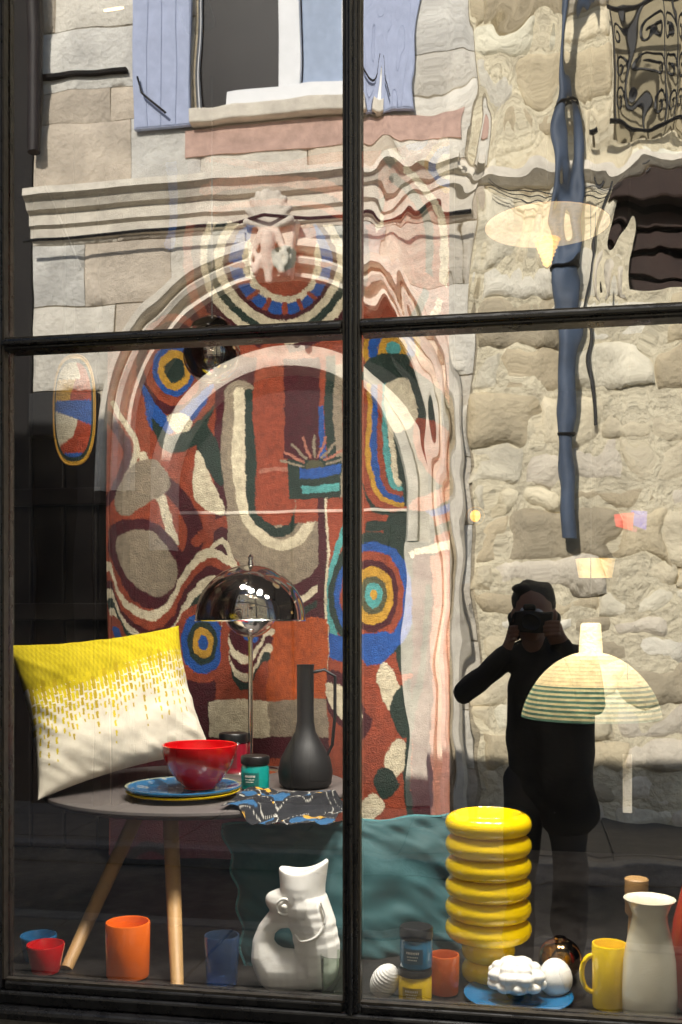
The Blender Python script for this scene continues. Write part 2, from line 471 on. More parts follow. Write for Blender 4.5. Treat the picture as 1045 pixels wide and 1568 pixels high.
    ch.append([(PX, YF+.23, kz-.04, .045), (PX, YF+.24, kz-.12, .05), (PX, YF+.22, kz-.24, .04), (PX, YF+.21, kz-.38, .03)])
    blob('keystone_carving', ch, .012, M_trim, 2, parent=e)
    def run(nm, prof, x0, x1, m, dz=0):
        v = [(x0, YF+y, z+dz) for y, z in prof]+[(x1, YF+y, z+dz) for y, z in prof]; n = len(prof)
        mesh_obj(nm, v, [(k, k+1, n+k+1, n+k) for k in range(n-1)]+[tuple(range(n)), tuple(range(n, 2*n))], m, parent=e)
    run('cornice', [(-.04, 5.16), (.06, 5.16), (.2, 5.12), (.21, 5.06), (.15, 5.03), (.12, 4.97), (.07, 4.95), (.07, 4.86), (.035, 4.84), (.03, 4.76), (-.04, 4.74)], XW, -.5, M_trim, -.14)
    run('string_course', [(-.04, 4.98), (.1, 4.95), (.11, 4.88), (.03, 4.82), (-.04, 4.8)], -.498, 7.5, M_trim, -.04)
    run('rose_band', [(-.04, 5.42), (.012, 5.42), (.014, 5.2), (-.04, 5.2)], PX-.75, -.5, mat('rose_stone', (206, 172, 156), .9, var=.3, scale=9, bump=.4))
    box('dark_ledge', XW, -3.22, YF-.02, YF+.05, 5.93, 5.96, M_dark, parent=e)
    tube('downpipe', [(XW+.06, YF+.1, 9.8), (XW+.06, YF+.1, 5.3)], .06, mat('rusted_pipe', (40, 32, 30), .6, var=.5), parent=e, seg=12)
    # main window
    x0, x1, z0, z1 = WIN
    box('window_sill', x0-.02, x1+.12, YF-.1, YF+.1, z0-.12, z0-.01, M_trim, bevel=.012, parent=e)
    box('window_pane', x0, x1, YF-.16, YF-.14, z0, z1, M_fac_glass, parent=e)
    for xx, w in ((x0, .04), (-2.0, .17), (x1-.10, .10)):
        box('window_stile', xx, xx+w, YF-.135, YF-.07, z0, z1, M_white, bevel=.006, parent=e)
    box('window_bottom_rail', x0+.25, x1-.001, YF-.133, YF-.055, z0, z0+.17, M_white, bevel=.004, parent=e)
    box('window_rail', x0+.041, x1-.101, YF-.132, YF-.072, z0+1.25, z0+1.29, M_white, bevel=.004, parent=e)
    box('curtain', -1.82, x1-.1, YF-.139, YF-.136, z0+.17, z1, mat('pale_curtain', (176, 190, 212), .9), parent=e)
    for sx0 in (x0-.50, x1+.02):
        box('shutter', sx0, sx0+.48, YF+.02, YF+.06, z0-.12, z1, M_shut, bevel=.004, parent=e)
        for i in range(4): box('shutter_plank', sx0+.012+i*.116, sx0+.125+i*.116, YF+.061, YF+.066, z0-.11, z1, M_shut, bevel=.002, parent=e)
        box('shutter_brace', sx0+.02, sx0+.46, YF+.067, YF+.085, z0+1.1, z0+1.2, M_shut, bevel=.004, parent=e)
        tube('shutter_hook', [(sx0+.06, YF+.1, z0+.28), (sx0+.1, YF+.12, z0+.14), (sx0+.3, YF+.12, z0-.04)], .010, M_iron, parent=e, seg=6)
    # right window with iron guard, dark opening with wooden lintel below
    x0, x1, z0, z1 = WIN2
    box('window_pane', x0, x1, YF-.22, YF-.2, z0, z1, mat('beige_blind', (160, 148, 118), .7, var=.2), parent=e)
    box('window_room', x0, x1, YF-.5, YF-.48, z0, z1, M_dark, parent=e)
    for xx in (x0, (x0+x1)/2, x1-.05): box('window_stile', xx, xx+.05, YF-.19, YF-.14, z0, z1, mat('beige_paint', (180, 165, 130), .6), parent=e)
    for zz in (z0+.06, z0+.95): tube('guard_rail', [(x0-.05, YF+.1, zz), (x1+.05, YF+.1, zz)], .018, M_iron, parent=e, seg=6)
    xx = x0+.04
    while xx < x1:
        tube('guard_bar', [(xx, YF+.1, z0+.04), (xx, YF+.1, z0+.97)], .012, M_iron, parent=e, seg=6)
        for k in range(3):
            cz = z0+.22+k*.26
            tube('guard_scroll', [(xx+.075+(.07-.0035*i)*cos(i*.5), YF+.1, cz+(.11-.0055*i)*sin(i*.5)) for i in range(18)], .011, M_iron, parent=e, seg=5)
        xx += .15
    x0, x1, z0, z1 = WIN3
    lint = mat('weathered_lintel', (52, 34, 26), .7, var=.4, scale=8, bump=.4)
    box('opening_back', x0-.05, x1+.05, YF-.3, YF-.28, z0-.05, z1+.05, M_dark, parent=e)
    box('lintel', x0-.12, x1+.15, YF-.1, YF+.05, z1-.12, z1+.06, lint, bevel=.015, parent=e)
    for k in range(4): box('louvre_board', x0+.02, x1-.02, YF-.22, YF-.16, z0+.04+k*.15, z0+.15+k*.15, lint, bevel=.006, parent=e)
    pts = [(.26+.014*sin(z*2.1), YF+.13, z) for z in np.arange(9.6, 1.9, -.25)]
    tube('drain_pipe', pts, .062, M_pipe, parent=e, seg=14)
    for z in (8, 6.6, 5.3, 4.1, 2.9):
        tube('pipe_bracket', [(.26+.07*cos(a), YF+.13+.07*sin(a), z) for a in np.linspace(0, 2*pi, 16)[:-1]], .013, M_iron, parent=e, seg=6, closed=True)
    tube('cable', [(.45+.05*sin(z*3), YF+.06, z) for z in np.arange(4.9, 2.9, -.15)], .014, M_iron, parent=e, seg=6)
    tube('cable', [(XW, YF+.16, 4.56), (-3.4, YF+.16, 4.57), (-2.3, YF+.16, 4.58), (-1.99, YF+.3, 4.58), (-1.7, YF+.16, 4.58), (-.5, YF+.16, 4.56)], .013, M_iron, parent=e, seg=6)
    for k in range(3):
        tube('wire', [(-.35+t*1.1, YF+.1+.03*sin(t*5+k), 4.70+.04*k-.10*sin(pi*t)+.01*sin(t*17+k)) for t in np.linspace(0, 1, 30)], .005, M_iron, parent=e, seg=5)
facade()

# ================================================================ SHOP BUILDING
GB, GT = .766, 2.93
XL, XM, XR, XE = -1.078, -.343, .40, 1.14
ZT = 2.063
def shop():
    e = empty('shop_building', (0, 0, 0))
    box('stall_riser', -3.5, 3.5, -.02, .05, -.12, .69, M_stone_sill, parent=e)
    box('fascia', -3.5, 3.5, -.06, .12, 2.99, 3.9, M_render, parent=e)
    box('pier_left', -3.5, -1.13, -.05, .12, .691, 2.989, M_black, parent=e)
    box('pier_right', 1.19, 3.5, -.05, .12, .691, 2.989, M_black, parent=e)
    box('side_wall_left', -3.5, -2.3, .121, 6, -.1, 3.9, M_render, parent=e)
    box('side_wall_right', 2.8, 3.5, .121, 6, -.1, 3.9, M_render, parent=e)
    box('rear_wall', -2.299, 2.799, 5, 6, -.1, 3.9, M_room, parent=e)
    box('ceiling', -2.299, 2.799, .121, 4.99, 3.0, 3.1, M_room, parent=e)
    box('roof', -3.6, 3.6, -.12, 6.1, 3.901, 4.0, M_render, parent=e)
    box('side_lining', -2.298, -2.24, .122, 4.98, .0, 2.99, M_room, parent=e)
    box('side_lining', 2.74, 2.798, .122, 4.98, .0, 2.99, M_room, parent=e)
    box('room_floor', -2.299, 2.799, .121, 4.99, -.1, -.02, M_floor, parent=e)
    t = empty('neighbouring_house', (-8, 0, 0))
    box('wall', -14, -4.55, -.05, 7, -.12, 6.45, M_render, parent=t)
    box('roof', -14.1, -4.45, -.15, 7.1, 6.451, 6.6, M_dark, parent=t)
    for k in range(4):
        box('window', -12+k*1.8, -11+k*1.8, -.08, -.051, 3.2, 5, M_dark, parent=t)
    g = empty('garden_wall', (-4.2, 0, 0))
    box('wall', -4.549, -3.601, -.03, .25, -.12, 3.4, M_render, parent=g)
    box('coping', -4.549, -3.601, -.07, .29, 3.401, 3.48, M_stone_sill, bevel=.01, parent=g)
    # display window
    w = empty('shop_window', (0, 0, GB))
    panes = [(XL, XM, GB, ZT, 'a'), (XM, XR, GB, ZT, 'b'), (XR, XE, GB, ZT, 'b'), (XL, XM, ZT, GT, 'c'), (XM, XR, ZT, GT, 'd'), (XR, XE, ZT, GT, 'd')]
    pm = {'a': pane_mat('pane_glass_flat', .42, .6, 4, .0008, dust=.035), 'b': pane_mat('pane_glass_wavy', .50, 1., 8, .0007, sz=.6, dust=.04),
          'c': pane_mat('pane_glass_slight', .47, .8, 5, .0006, dust=.04), 'd': pane_mat('pane_glass_old', .50, 1., 11, .0014, sz=.4, dust=.04)}
    for x0, x1, z0, z1, k in panes:
        mesh_obj('pane', [(x0, .0, z0), (x1, .0, z0), (x1, .0, z1), (x0, .0, z1)], [(0, 1, 2, 3)], pm[k], parent=w)
    for x in (XL-.03, XM, XR, XE+.03):
        hw = .013 if x in (XM, XR) else .04
        box('mullion', x-hw, x+hw, -.028, .028, GB-.02, GT+.02, M_black, bevel=.004, parent=w)
        box('mullion_rib', x-hw*.35, x+hw*.35, -.04, -.0285, GB-.02, GT+.02, M_black, bevel=.004, parent=w)
        for s in (-1, 1): box('putty', x+s*hw-.003 if s > 0 else x-hw-.004, x+hw+.004 if s > 0 else x-hw+.003, -.022, -.004, GB, GT, M_black_edge, parent=w)
    cuts = [XL-.03+.0445, XM-.0175, XM+.0175, XR-.0175, XR+.0175, XE-.0145]
    for a, b in ((cuts[0], cuts[1]), (cuts[2], cuts[3]), (cuts[4], cuts[5])):
        box('transom', a, b, -.026, .026, ZT-.012, ZT+.012, M_black, bevel=.004, parent=w)
        box('transom_rib', a, b, -.036, -.0262, ZT-.004, ZT+.007, M_black, bevel=.003, parent=w)
        box('putty', a, b, -.02, -.004, ZT+.0122, ZT+.016, M_black_edge, parent=w)
    box('bottom_rail', XL-.07, XE+.07, -.034, .03, GB-.046, GB-.021, M_black, bevel=.005, parent=w)
    for a, b in ((cuts[0], cuts[1]), (cuts[2], cuts[3]), (cuts[4], cuts[5])):
        box('bottom_bead', a, b, -.024, .028, GB-.0208, GB-.004, M_black, bevel=.004, parent=w)
        box('putty', a, b, -.018, -.004, GB-.0038, GB+.001, M_black_edge, parent=w)
    box('top_rail', XL-.07, XE+.07, -.034, .03, GT+.021, GT+.058, M_black, bevel=.005, parent=w)
    box('sill', XL-.2, XE+.2, -.06, .03, GB-.07, GB-.047, M_black, bevel=.008, parent=w)
    p = empty('display_platform', (0, .6, .7))
    box('deck', -2.2, 2.7, .052, 1.7, .66, .70, M_floor, parent=p)
    q = empty('panelled_partition', (-1.3, 1.5, .7))
    x = -2.23
    while x < -.25:
        box('board', x, x+.118, 1.42+random.uniform(0, .004), 1.45, .701, 2.99, M_wall_dark, bevel=.006, parent=q); x += .124
    for z in (1.5, 1.9): box('rail', -2.23, -.25, 1.39, 1.418, z, z+.06, M_wall_dark, bevel=.006, parent=q)
shop()

# ================================================================ RUG
def rug():
    Y0 = 1.24; L = Y0+D
    x0 = P(168, 900, Y0).x; x1 = P(690, 900, Y0).x
    zt, zb = 2.98, .73
    nx, nz = 420, 860
    xs = np.linspace(x0, x1, nx); zs = np.linspace(zt, zb, nz)
    X, Z = np.meshgrid(xs, zs)
    A = np.tan(np.arctan(X/L)+TH); U = CX+F*A; V = HZ-(Z-H)*F*(C_+A*S_)/L
    wob = lambda a, b, k: 2.6*np.sin(U/17+a)*np.cos(V/23+b)+1.0*np.sin(U/5.+b)*np.sin(V/6.+k)
    Uw = U+wob(0, 1, 2)+rng.normal(0, .55, U.shape); Vw = V+wob(2, 0, 1)+rng.normal(0, .55, U.shape)
    img = np.zeros(U.shape+(3,)); 
    K = dict(rust=(152, 68, 42), burg=(72, 14, 26), cream=(222, 210, 180), green=(32, 52, 44), blue=(32, 84, 160), teal=(84, 164, 162),
             ochre=(200, 152, 50), taupe=(150, 136, 116), pink=(180, 116, 96), orange=(176, 80, 30), dark=(30, 22, 20), olive=(84, 84, 58))
    K = {k: np.array(lin(v)) for k, v in K.items()}
    img[:] = K['rust']
    def disc(cx, cy, r, c, ex=1., ey=1.):
        img[((Uw-cx)/ex)**2+((Vw-cy)/ey)**2 < r*r] = K[c]
    def rings(cx, cy, lst, ex=1., ey=1.):
        for r, c in lst: disc(cx, cy, r, c, ex, ey)
    def poly(pts, c, sm=True):
        p = catmull(pts, 6, True) if sm else np.array(pts, float)
        lo = p.min(0)-2; hi = p.max(0)+2
        m = (Uw > lo[0]) & (Uw < hi[0]) & (Vw > lo[1]) & (Vw < hi[1])
        u = Uw[m]; v = Vw[m]; ins = np.zeros(u.shape, bool)
        n = len(p)
        for i in range(n):
            a = p[i]; b = p[(i+1) % n]
            if abs(a[1]-b[1]) < 1e-9: continue
            cnd = ((a[1] > v) != (b[1] > v)) & (u < (b[0]-a[0])*(v-a[1])/(b[1]-a[1])+a[0])
            ins ^= cnd
        idx = np.argwhere(m)[ins]; img[idx[:, 0], idx[:, 1]] = K[c]
    def stroke(pts, w, c):
        p = catmull(pts, 6); lo = p.min(0)-w; hi = p.max(0)+w
        m = (Uw > lo[0]) & (Uw < hi[0]) & (Vw > lo[1]) & (Vw < hi[1])
        u = Uw[m]; v = Vw[m]; dd = np.full(u.shape, 1e9)
        for a, b in zip(p[:-1], p[1:]):
            d = b-a; l2 = d@d+1e-9
            t = np.clip(((u-a[0])*d[0]+(v-a[1])*d[1])/l2, 0, 1)
            dd = np.minimum(dd, (u-a[0]-t*d[0])**2+(v-a[1]-t*d[1])**2)
        idx = np.argwhere(m)[dd < (w/2)**2]; img[idx[:, 0], idx[:, 1]] = K[c]
    R_ = lambda a, b, c, d, k: poly([(a, b), (c, b), (c, d), (a, d)], k, False)
    # top
    R_(160, -80, 290, 520, 'dark'); R_(290, 100, 320, 560, 'burg')
    stroke([(318, 60), (310, 140), (326, 200)], 12, 'blue'); stroke([(265, 240), (270, 330), (262, 380)], 14, 'blue')
    R_(325, -80, 720, 200, 'burg'); disc(396, 60, 60, 'taupe', .9, .95); disc(380, 168, 24, 'rust')
    stroke([(330, 170), (350, 205), (400, 205), (440, 180)], 16, 'cream'); stroke([(325, 195), (350, 228), (405, 228), (450, 200)], 12, 'green')
    R_(498, 180, 562, 212, 'blue'); R_(330, 232, 500, 262, 'rust'); stroke([(560, 20), (620, 60), (690, 30)], 30, 'blue')
    R_(560, 180, 700, 330, 'rust'); rings(640, 215, [(60, 'green'), (48, 'cream'), (34, 'rust'), (18, 'blue')]); rings(690, 262, [(38, 'ochre'), (30, 'blue'), (18, 'cream')])
    stroke([(565, 330), (600, 300), (640, 320), (690, 380)], 18, 'green'); stroke([(560, 360), (600, 330), (640, 350), (690, 410)], 18, 'cream')
    poly([(600, 250), (680, 300), (700, 500), (640, 560), (590, 430)], 'rust')
    stroke([(600, 270), (650, 330), (660, 430), (620, 520)], 12, 'green'); stroke([(620, 260), (672, 330), (682, 440), (640, 540)], 12, 'cream')
    stroke([(560, 470), (620, 420), (700, 470)], 22, 'pink')
    # nested wreath of half rings opening upwards
    rings(432, 400, [(150, 'rust'), (136, 'burg'), (122, 'cream'), (110, 'green'), (98, 'cream'), (84, 'burg'), (76, 'blue'), (60, 'cream'), (50, 'rust')])
    for a in np.linspace(.1, pi-.1, 9): stroke([(432+60*cos(a), 400+60*sin(a)), (432+74*cos(a), 400+74*sin(a))], 7, 'rust')
    R_(290, 255, 580, 345, 'burg'); stroke([(320, 300), (380, 275), (470, 275), (540, 310)], 18, 'pink'); stroke([(330, 330), (390, 308), (470, 308), (540, 340)], 10, 'rust')
    poly([(392, 345), (476, 345), (480, 390), (452, 416), (418, 418), (390, 392)], 'rust'); disc(432, 390, 21, 'green')
    # main body left
    R_(160, 540, 340, 1450, 'rust'); R_(330, 545, 490, 1000, 'burg')
    rings(268, 566, [(84, 'rust'), (72, 'burg'), (56, 'rust'), (40, 'blue'), (30, 'ochre'), (18, 'green')], .78)
    poly([(222, 590), (228, 645), (252, 668), (300, 640), (330, 590), (300, 610), (262, 640), (238, 620)], 'blue')
    poly([(232, 640), (255, 690), (300, 680), (330, 620), (300, 650), (262, 668)], 'green'); poly([(255, 640), (272, 665), (296, 650), (285, 634)], 'cream')
    stroke([(172, 640), (200, 690), (190, 740), (172, 770)], 16, 'burg'); stroke([(180, 620), (214, 680), (208, 720)], 9, 'cream')
    poly([(310, 640), (345, 700), (342, 745), (318, 720), (296, 670)], 'green'); poly([(300, 690), (325, 735), (345, 790), (300, 760)], 'cream')
    stroke([(250, 735), (290, 780), (300, 830), (270, 880)], 26, 'burg'); stroke([(225, 700), (250, 770), (268, 830)], 14, 'cream')
    poly([(185, 770), (205, 720), (245, 705), (262, 745), (225, 775), (200, 790)], 'taupe')
    poly([(170, 840), (180, 805), (225, 795), (270, 830), (290, 890), (262, 935), (220, 925), (188, 880)], 'burg')
    poly([(182, 838), (195, 818), (232, 812), (262, 840), (275, 885), (248, 915), (212, 895), (192, 868)], 'taupe')
    base = [(168, 868), (190, 915), (235, 945), (268, 925), (290, 880), (318, 850), (350, 858), (372, 880)]
    for k, (c, w) in enumerate((('cream', 14), ('rust', 12), ('burg', 12), ('cream', 14), ('green', 12), ('cream', 10), ('rust', 18), ('blue', 10))):
        stroke([(x+k*2, y+k*14) for x, y in base], w+3, c)
    stroke([(300, 830), (345, 800), (375, 840), (360, 890)], 16, 'rust'); stroke([(312, 860), (345, 828), (362, 862)], 8, 'cream')
    # nested U
    poly([(345, 600), (348, 790), (372, 865), (430, 895), (482, 866), (498, 780), (495, 735), (450, 728), (400, 600)], 'taupe')
    stroke([(366, 600), (370, 760), (396, 818), (430, 834), (462, 815), (478, 770)], 18, 'cream')
    stroke([(382, 600), (386, 765), (408, 806), (432, 810), (452, 780)], 16, 'green')
    poly([(390, 540), (442, 540), (444, 770), (424, 800), (400, 790), (391, 760)], 'rust', True)
    stroke([(395, 720), (438, 716)], 6, 'pink')
    R_(430, 545, 488, 700, 'burg'); R_(488, 545, 497, 770, 'rust'); R_(497, 545, 512, 770, 'green'); R_(486, 620, 496, 760, 'blue'); R_(512, 560, 526, 760, 'taupe'); R_(526, 545, 545, 780, 'rust')
    R_(436, 700, 522, 762, 'green')
    for i in range(9):
        a = pi*(i+.5)/9
        stroke([(478-18*cos(a), 712-18*sin(a)), (478-54*cos(a), 712-46*sin(a))], 4, 'pink' if i % 2 else 'taupe')
    disc(478, 712, 13, 'olive'); R_(455, 712, 520, 728, 'blue'); R_(455, 740, 520, 752, 'teal')
    R_(445, 762, 640, 800, 'rust')
    stroke([(350, 880), (392, 915), (440, 925), (484, 900)], 12, 'cream'); stroke([(345, 900), (392, 938), (440, 946), (484, 924)], 10, 'green')
    # right column
    rings(602, 535, [(56, 'rust'), (44, 'ochre'), (36, 'blue'), (22, 'ochre'), (11, 'teal')])
    poly([(560, 560), (660, 560), (720, 640), (700, 760), (640, 790), (560, 770)], 'green')
    for k, (c, w) in enumerate((('rust', 14), ('ochre', 8), ('blue', 10), ('rust', 8), ('teal', 8), ('cream', 8))):
        q = k*8
        stroke([(558+q, 590), (558+q, 700-q), (572+q*.8, 765-q), (620-q*.2, 780-q)], w, c)
    poly([(590, 590), (625, 585), (640, 640), (600, 660)], 'cream'); poly([(640, 640), (700, 680), (690, 750), (640, 700)], 'rust')
    stroke([(640, 560), (690, 600), (712, 680), (690, 750), (640, 775)], 24, 'pink'); stroke([(640, 790), (690, 780), (715, 750)], 12, 'blue')
    R_(498, 790, 632, 1460, 'rust'); poly([(590, 800), (660, 790), (668, 900), (650, 1010), (615, 1030), (600, 960)], 'green')
    stroke([(640, 822), (720, 800)], 14, 'green'); stroke([(630, 850), (720, 826)], 12, 'cream'); R_(560, 800, 640, 815, 'green')
    stroke([(536, 795), (512, 850), (504, 920), (512, 985)], 12, 'teal'); stroke([(548, 800), (526, 850), (518, 910)], 8, 'pink')
    rings(572, 912, [(92, 'green'), (78, 'blue'), (66, 'rust'), (54, 'burg'), (44, 'ochre'), (30, 'olive'), (20, 'teal'), (8, 'ochre')], .74, 1.05)
    stroke([(600, 845), (626, 900), (622, 960), (590, 1000)], 12, 'blue'); poly([(500, 970), (530, 975), (600, 970), (590, 1010), (540, 1018), (500, 1005)], 'blue')
    R_(484, 760, 497, 1070, 'burg'); R_(497, 760, 501, 1080, 'cream')
    poly([(590, 1010), (618, 1060), (606, 1095), (578, 1050)], 'cream'); poly([(600, 1080), (632, 1040), (640, 1100), (615, 1130)], 'green')
    poly([(500, 1030), (540, 1040), (572, 1090), (560, 1130), (520, 1110), (500, 1080)], 'burg'); poly([(500, 1046), (532, 1054), (556, 1092), (548, 1112), (520, 1096), (500, 1066)], 'cream')
    poly([(560, 1010), (590, 1080), (570, 1100), (540, 1040)], 'rust'); poly([(610, 1130), (630, 1160), (606, 1190), (590, 1160)], 'cream')
    poly([(590, 1170), (615, 1200), (590, 1225), (572, 1195)], 'green'); poly([(570, 1215), (592, 1235), (560, 1262), (548, 1240)], 'cream')
    R_(632, 850, 662, 1460, 'burg'); R_(662, 850, 705, 1460, 'pink'); stroke([(655, 900), (650, 1010), (626, 1130), (630, 1260)], 10, 'green')
    # lower left
    R_(410, 948, 500, 1072, 'orange'); R_(385, 1072, 500, 1130, 'taupe'); R_(168, 1040, 330, 1450, 'burg'); R_(320, 1072, 410, 1135, 'cream')
    rings(312, 985, [(58, 'rust'), (46, 'blue'), (34, 'green'), (24, 'ochre'), (12, 'blue')], .75, 1.05)
    for k, c in enumerate(('cream', 'burg', 'cream', 'green', 'rust')):
        stroke([(350-k*0, 930), (352, 985+k*14), (385, 1008+k*14), (412-k*2, 965+k*14)], 13, c)
    R_(320, 1130, 500, 1460, 'burg'); stroke([(330, 1200), (420, 1180), (520, 1240)], 30, 'rust'); stroke([(330, 1230), (430, 1215), (520, 1280)], 14, 'cream')
    rings(240, 1350, [(60, 'dark'), (46, 'burg'), (30, 'green'), (18, 'teal')], .8, 1.1)
    # yarn-by-yarn dye variation
    img *= (1+rng.normal(0, .06, img.shape[:2]))[..., None].clip(.7, 1.3)
    img *= (1-.10*(np.sin(X*900)*np.sin(Z*700) > .2))[..., None]
    Yd = Y0+.026*np.sin(X*7+.5)+.018*np.sin(X*17+Z)+.010*np.sin(Z*5+X*3)
    verts = np.stack([X, Yd, Z], -1).reshape(-1, 3)
    idx = np.arange(nx*nz).reshape(nz, nx)
    q = np.stack([idx[:-1, :-1], idx[1:, :-1], idx[1:, 1:], idx[:-1, 1:]], -1).reshape(-1, 4)
    me = bpy.data.meshes.new('wall_rug'); me.from_pydata(verts.tolist(), [], q.tolist())
    a = me.color_attributes.new('Col', 'FLOAT_COLOR', 'POINT'); arr = np.ones((nx*nz, 4), np.float32); arr[:, :3] = img.reshape(-1, 3)
    a.data.foreach_set('color', arr.ravel()); me.materials.append(M_attr_rug)
    me.polygons.foreach_set('use_smooth', [True]*len(me.polygons))
    o = bpy.data.objects.new('wall_rug', me); COL.objects.link(o)
rug()

# ================================================================ CUSHIONS
def cushion(name, c4, T, m, colf, n=90, pinch=.10, scal=0., wr=.012, piping=None):
    TL, TR, BR, BL = [Vector(c) for c in c4]
    nrm = (TR-TL).cross(BL-TL).normalized()
    if nrm.y > 0: nrm = -nrm
    V = []; Fc = []; Cc = []
    for side in (1, -1):
        for k in range(n+1):
            for i in range(n+1):
                a = -1+2*i/n; b = -1+2*k/n
                a2 = a*(1-pinch*(1-b*b)*abs(a)**3); b2 = b*(1-pinch*(1-a*a)*abs(b)**3)
                if scal:
                    a2 += scal*sin(b*13)*a*abs(a)**8; b2 += scal*sin(a*13)*b*abs(b)**8
                s, t = (a2+1)/2, (b2+1)/2
                p = TL*(1-s)*(1-t)+TR*s*(1-t)+BR*s*t+BL*(1-s)*t
                h = T*(max(0, (1-abs(a)**2.6)*(1-abs(b)**2.6)))**.5
                w = mnoise.noise(Vector((a*3, b*3, side*5)))*wr*min(1, h/T*2)+mnoise.noise(Vector(((a+b)*1.5, (a-b)*7, 2)))*wr*.6*min(1, h/T*2)*(max(abs(a), abs(b))**2)
                V.append(p+nrm*side*(h+w)); Cc.append(colf((a+1)/2, (b+1)/2, side))
    W = n+1; o2 = W*W
    for k in range(n):
        for i in range(n):
            a = k*W+i
            Fc.append((a, a+1, a+W+1, a+W)); Fc.append((o2+a, o2+a+W, o2+a+W+1, o2+a+1))
    o = mesh_obj(name, V, Fc, m, smooth=True, cols=Cc, loc=tuple((TL+BR)/2))
    wd = o.modifiers.new('w', 'WELD'); wd.merge_threshold = .0005
    if piping:
        rim = []
        for k in range(n): rim.append(V[k])
        for k in range(n): rim.append(V[k*W+n])
        for k in range(n): rim.append(V[n*W+n-k])
        for k in range(n): rim.append(V[(n-k)*W])
        o.name = 'cover'
        e = empty(name, tuple((TL+BR)/2)); adopt(e, o)
        tube('piping', rim, .004, piping, parent=e, seg=6, closed=True)
    return o
crnd = random.Random(5); NC = 44
thr = [.50+.30*crnd.random()*(1 if i % 2 else .5) for i in range(NC)]
off_ = [crnd.uniform(0, 6) for _ in range(NC)]
def yel_col(s, t, side):
    s2 = s+.08*(t-.5); c = int(s2*NC) % NC; edge = abs(s2*NC-int(s2*NC)-.5)
    wht = lin((216, 208, 190)); ye = lin((200, 180, 8)); yd = lin((176, 152, 8))
    tt = t+.08*(s-.5)-.05*sin(s*5)
    st = .85+.15*sin(s*260)*sin(t*70)
    if tt < .28+.03*sin(c*1.7): return tuple(y*st for y in ye)
    # feathered stitches thinning out towards the bottom
    q = (tt-.28)/max(.01, thr[c]-.28)
    if q < 1 and edge < .50-.34*q and sin(t*95+off_[c]) > -1.25+1.15*q: return ye if c % 3 else yd
    return wht
cushion('cushion', [P(10, 988, .50), P(274, 958, .86), P(324, 1150, .80), P(58, 1226, .38)], .070, M_attr_fab, yel_col, n=260, pinch=.10)
teal = lin((20, 70, 74))
cushion('cushion', [P(340, 1262, .46), P(700, 1245, .66), P(722, 1478, .58), P(372, 1500, .33)], .05,
        mat('teal_velvet', (20, 70, 72), .7, var=.2, scale=6, attr=True, sheen=.3), lambda s, t, d: teal, n=80, pinch=.05, scal=.02, wr=.024,
        piping=mat('teal_piping', (60, 116, 120), .7))

# ================================================================ TABLE
TZ = 1.06
def table():
    c = P(305, 1200, .68); cx, cy = c.x, .68; R = .405
    e = empty('side_table', (cx, cy, .7))
    lathe('top', [(0, 0), (R-.02, 0), (R, .008), (R+.002, .014), (R, .02), (R-.004, .022), (0, .022)], (cx, cy, TZ-.022), M_tabletop, parent=e, seg=96, split=35)
    lathe('under_ring', [(0, 0), (.17, 0), (.19, .03), (0, .031)], (cx, cy, TZ-.054), M_wood, parent=e)
    f1 = P(272, 1517, .158); f2 = P(102, 1480, .24)
    for nm, foot, top in (('leg_front', (f1.x, f1.y, .702), (cx-.03, cy-.14, TZ-.05)), ('leg_left', (f2.x, f2.y, .702), (cx-.14, cy-.06, TZ-.05)),
                          ('leg_back', (cx+.3, cy+.3, .702), (cx+.1, cy+.1, TZ-.05))):
        tube(nm, [foot, tuple((Vector(foot)+Vector(top))/2), top], .02, M_wood, parent=e, seg=20, radii=[.014, .018, .02])
table()

# ================================================================ LATHE WARES
def bowlprof(w, h, base=.45, th=3, p=.55):
    out = [(0, 0), (w/2*base, 0)]
    n = 12
    for i in range(n+1):
        t = i/n; out.append((w/2*(base+(1-base)*(sin(t*pi/2)**(p*1.6))), 2+(h-2)*t))
    r = out[-1][0]
    out.append((r-th/2, h+1)); out.append((r-th, h))
    for i in range(n, -1, -1):
        t = i/n; out.append((max(0, w/2*(base+(1-base)*(sin(t*pi/2)**(p*1.6)))-th), 2+th+(h-2-th)*t))
    out.append((0, 2+th)); return out
def cupprof(w, h, taper=.06, th=3):
    r = w/2
    return [(0, 0), (r*(1-taper)-4, 0), (r*(1-taper)-1, 1.5), (r*(1-taper), 5), (r, h-2), (r-th*.3, h), (r-th*.8, h), (r-th, h-2), (r*(1-taper)-th, 7), (r*(1-taper)-th-4, 4), (0, 4)]
FZ = .70
def ware(name, u, vb, w, prof, m, Z=FZ, **k):
    x, y, s = place(u, vb, w, Z); return lathe(name, prof, (x, y, Z+.001), m, s=s, **k), x, y, s
ware('mug', 196, 1508, 68, cupprof(68, 84, .03, 3.5), M_orange)
ware('cup', 70, 1500, 58, cupprof(58, 44, .25, 3), M_red)
ware('cup', 59, 1480, 58, cupprof(56, 38, .2, 3), M_blue)
ware('cup', 681, 1530, 48, cupprof(46, 60, .05, 3), glaze('burnt_orange_glaze', (186, 84, 30)))
ware('tumbler', 340, 1518, 55, cupprof(54, 76, .12, 2.2), M_blueglass)
ware('tumbler', 514, 1538, 46, cupprof(46, 68, .1, 2.0), M_clear)
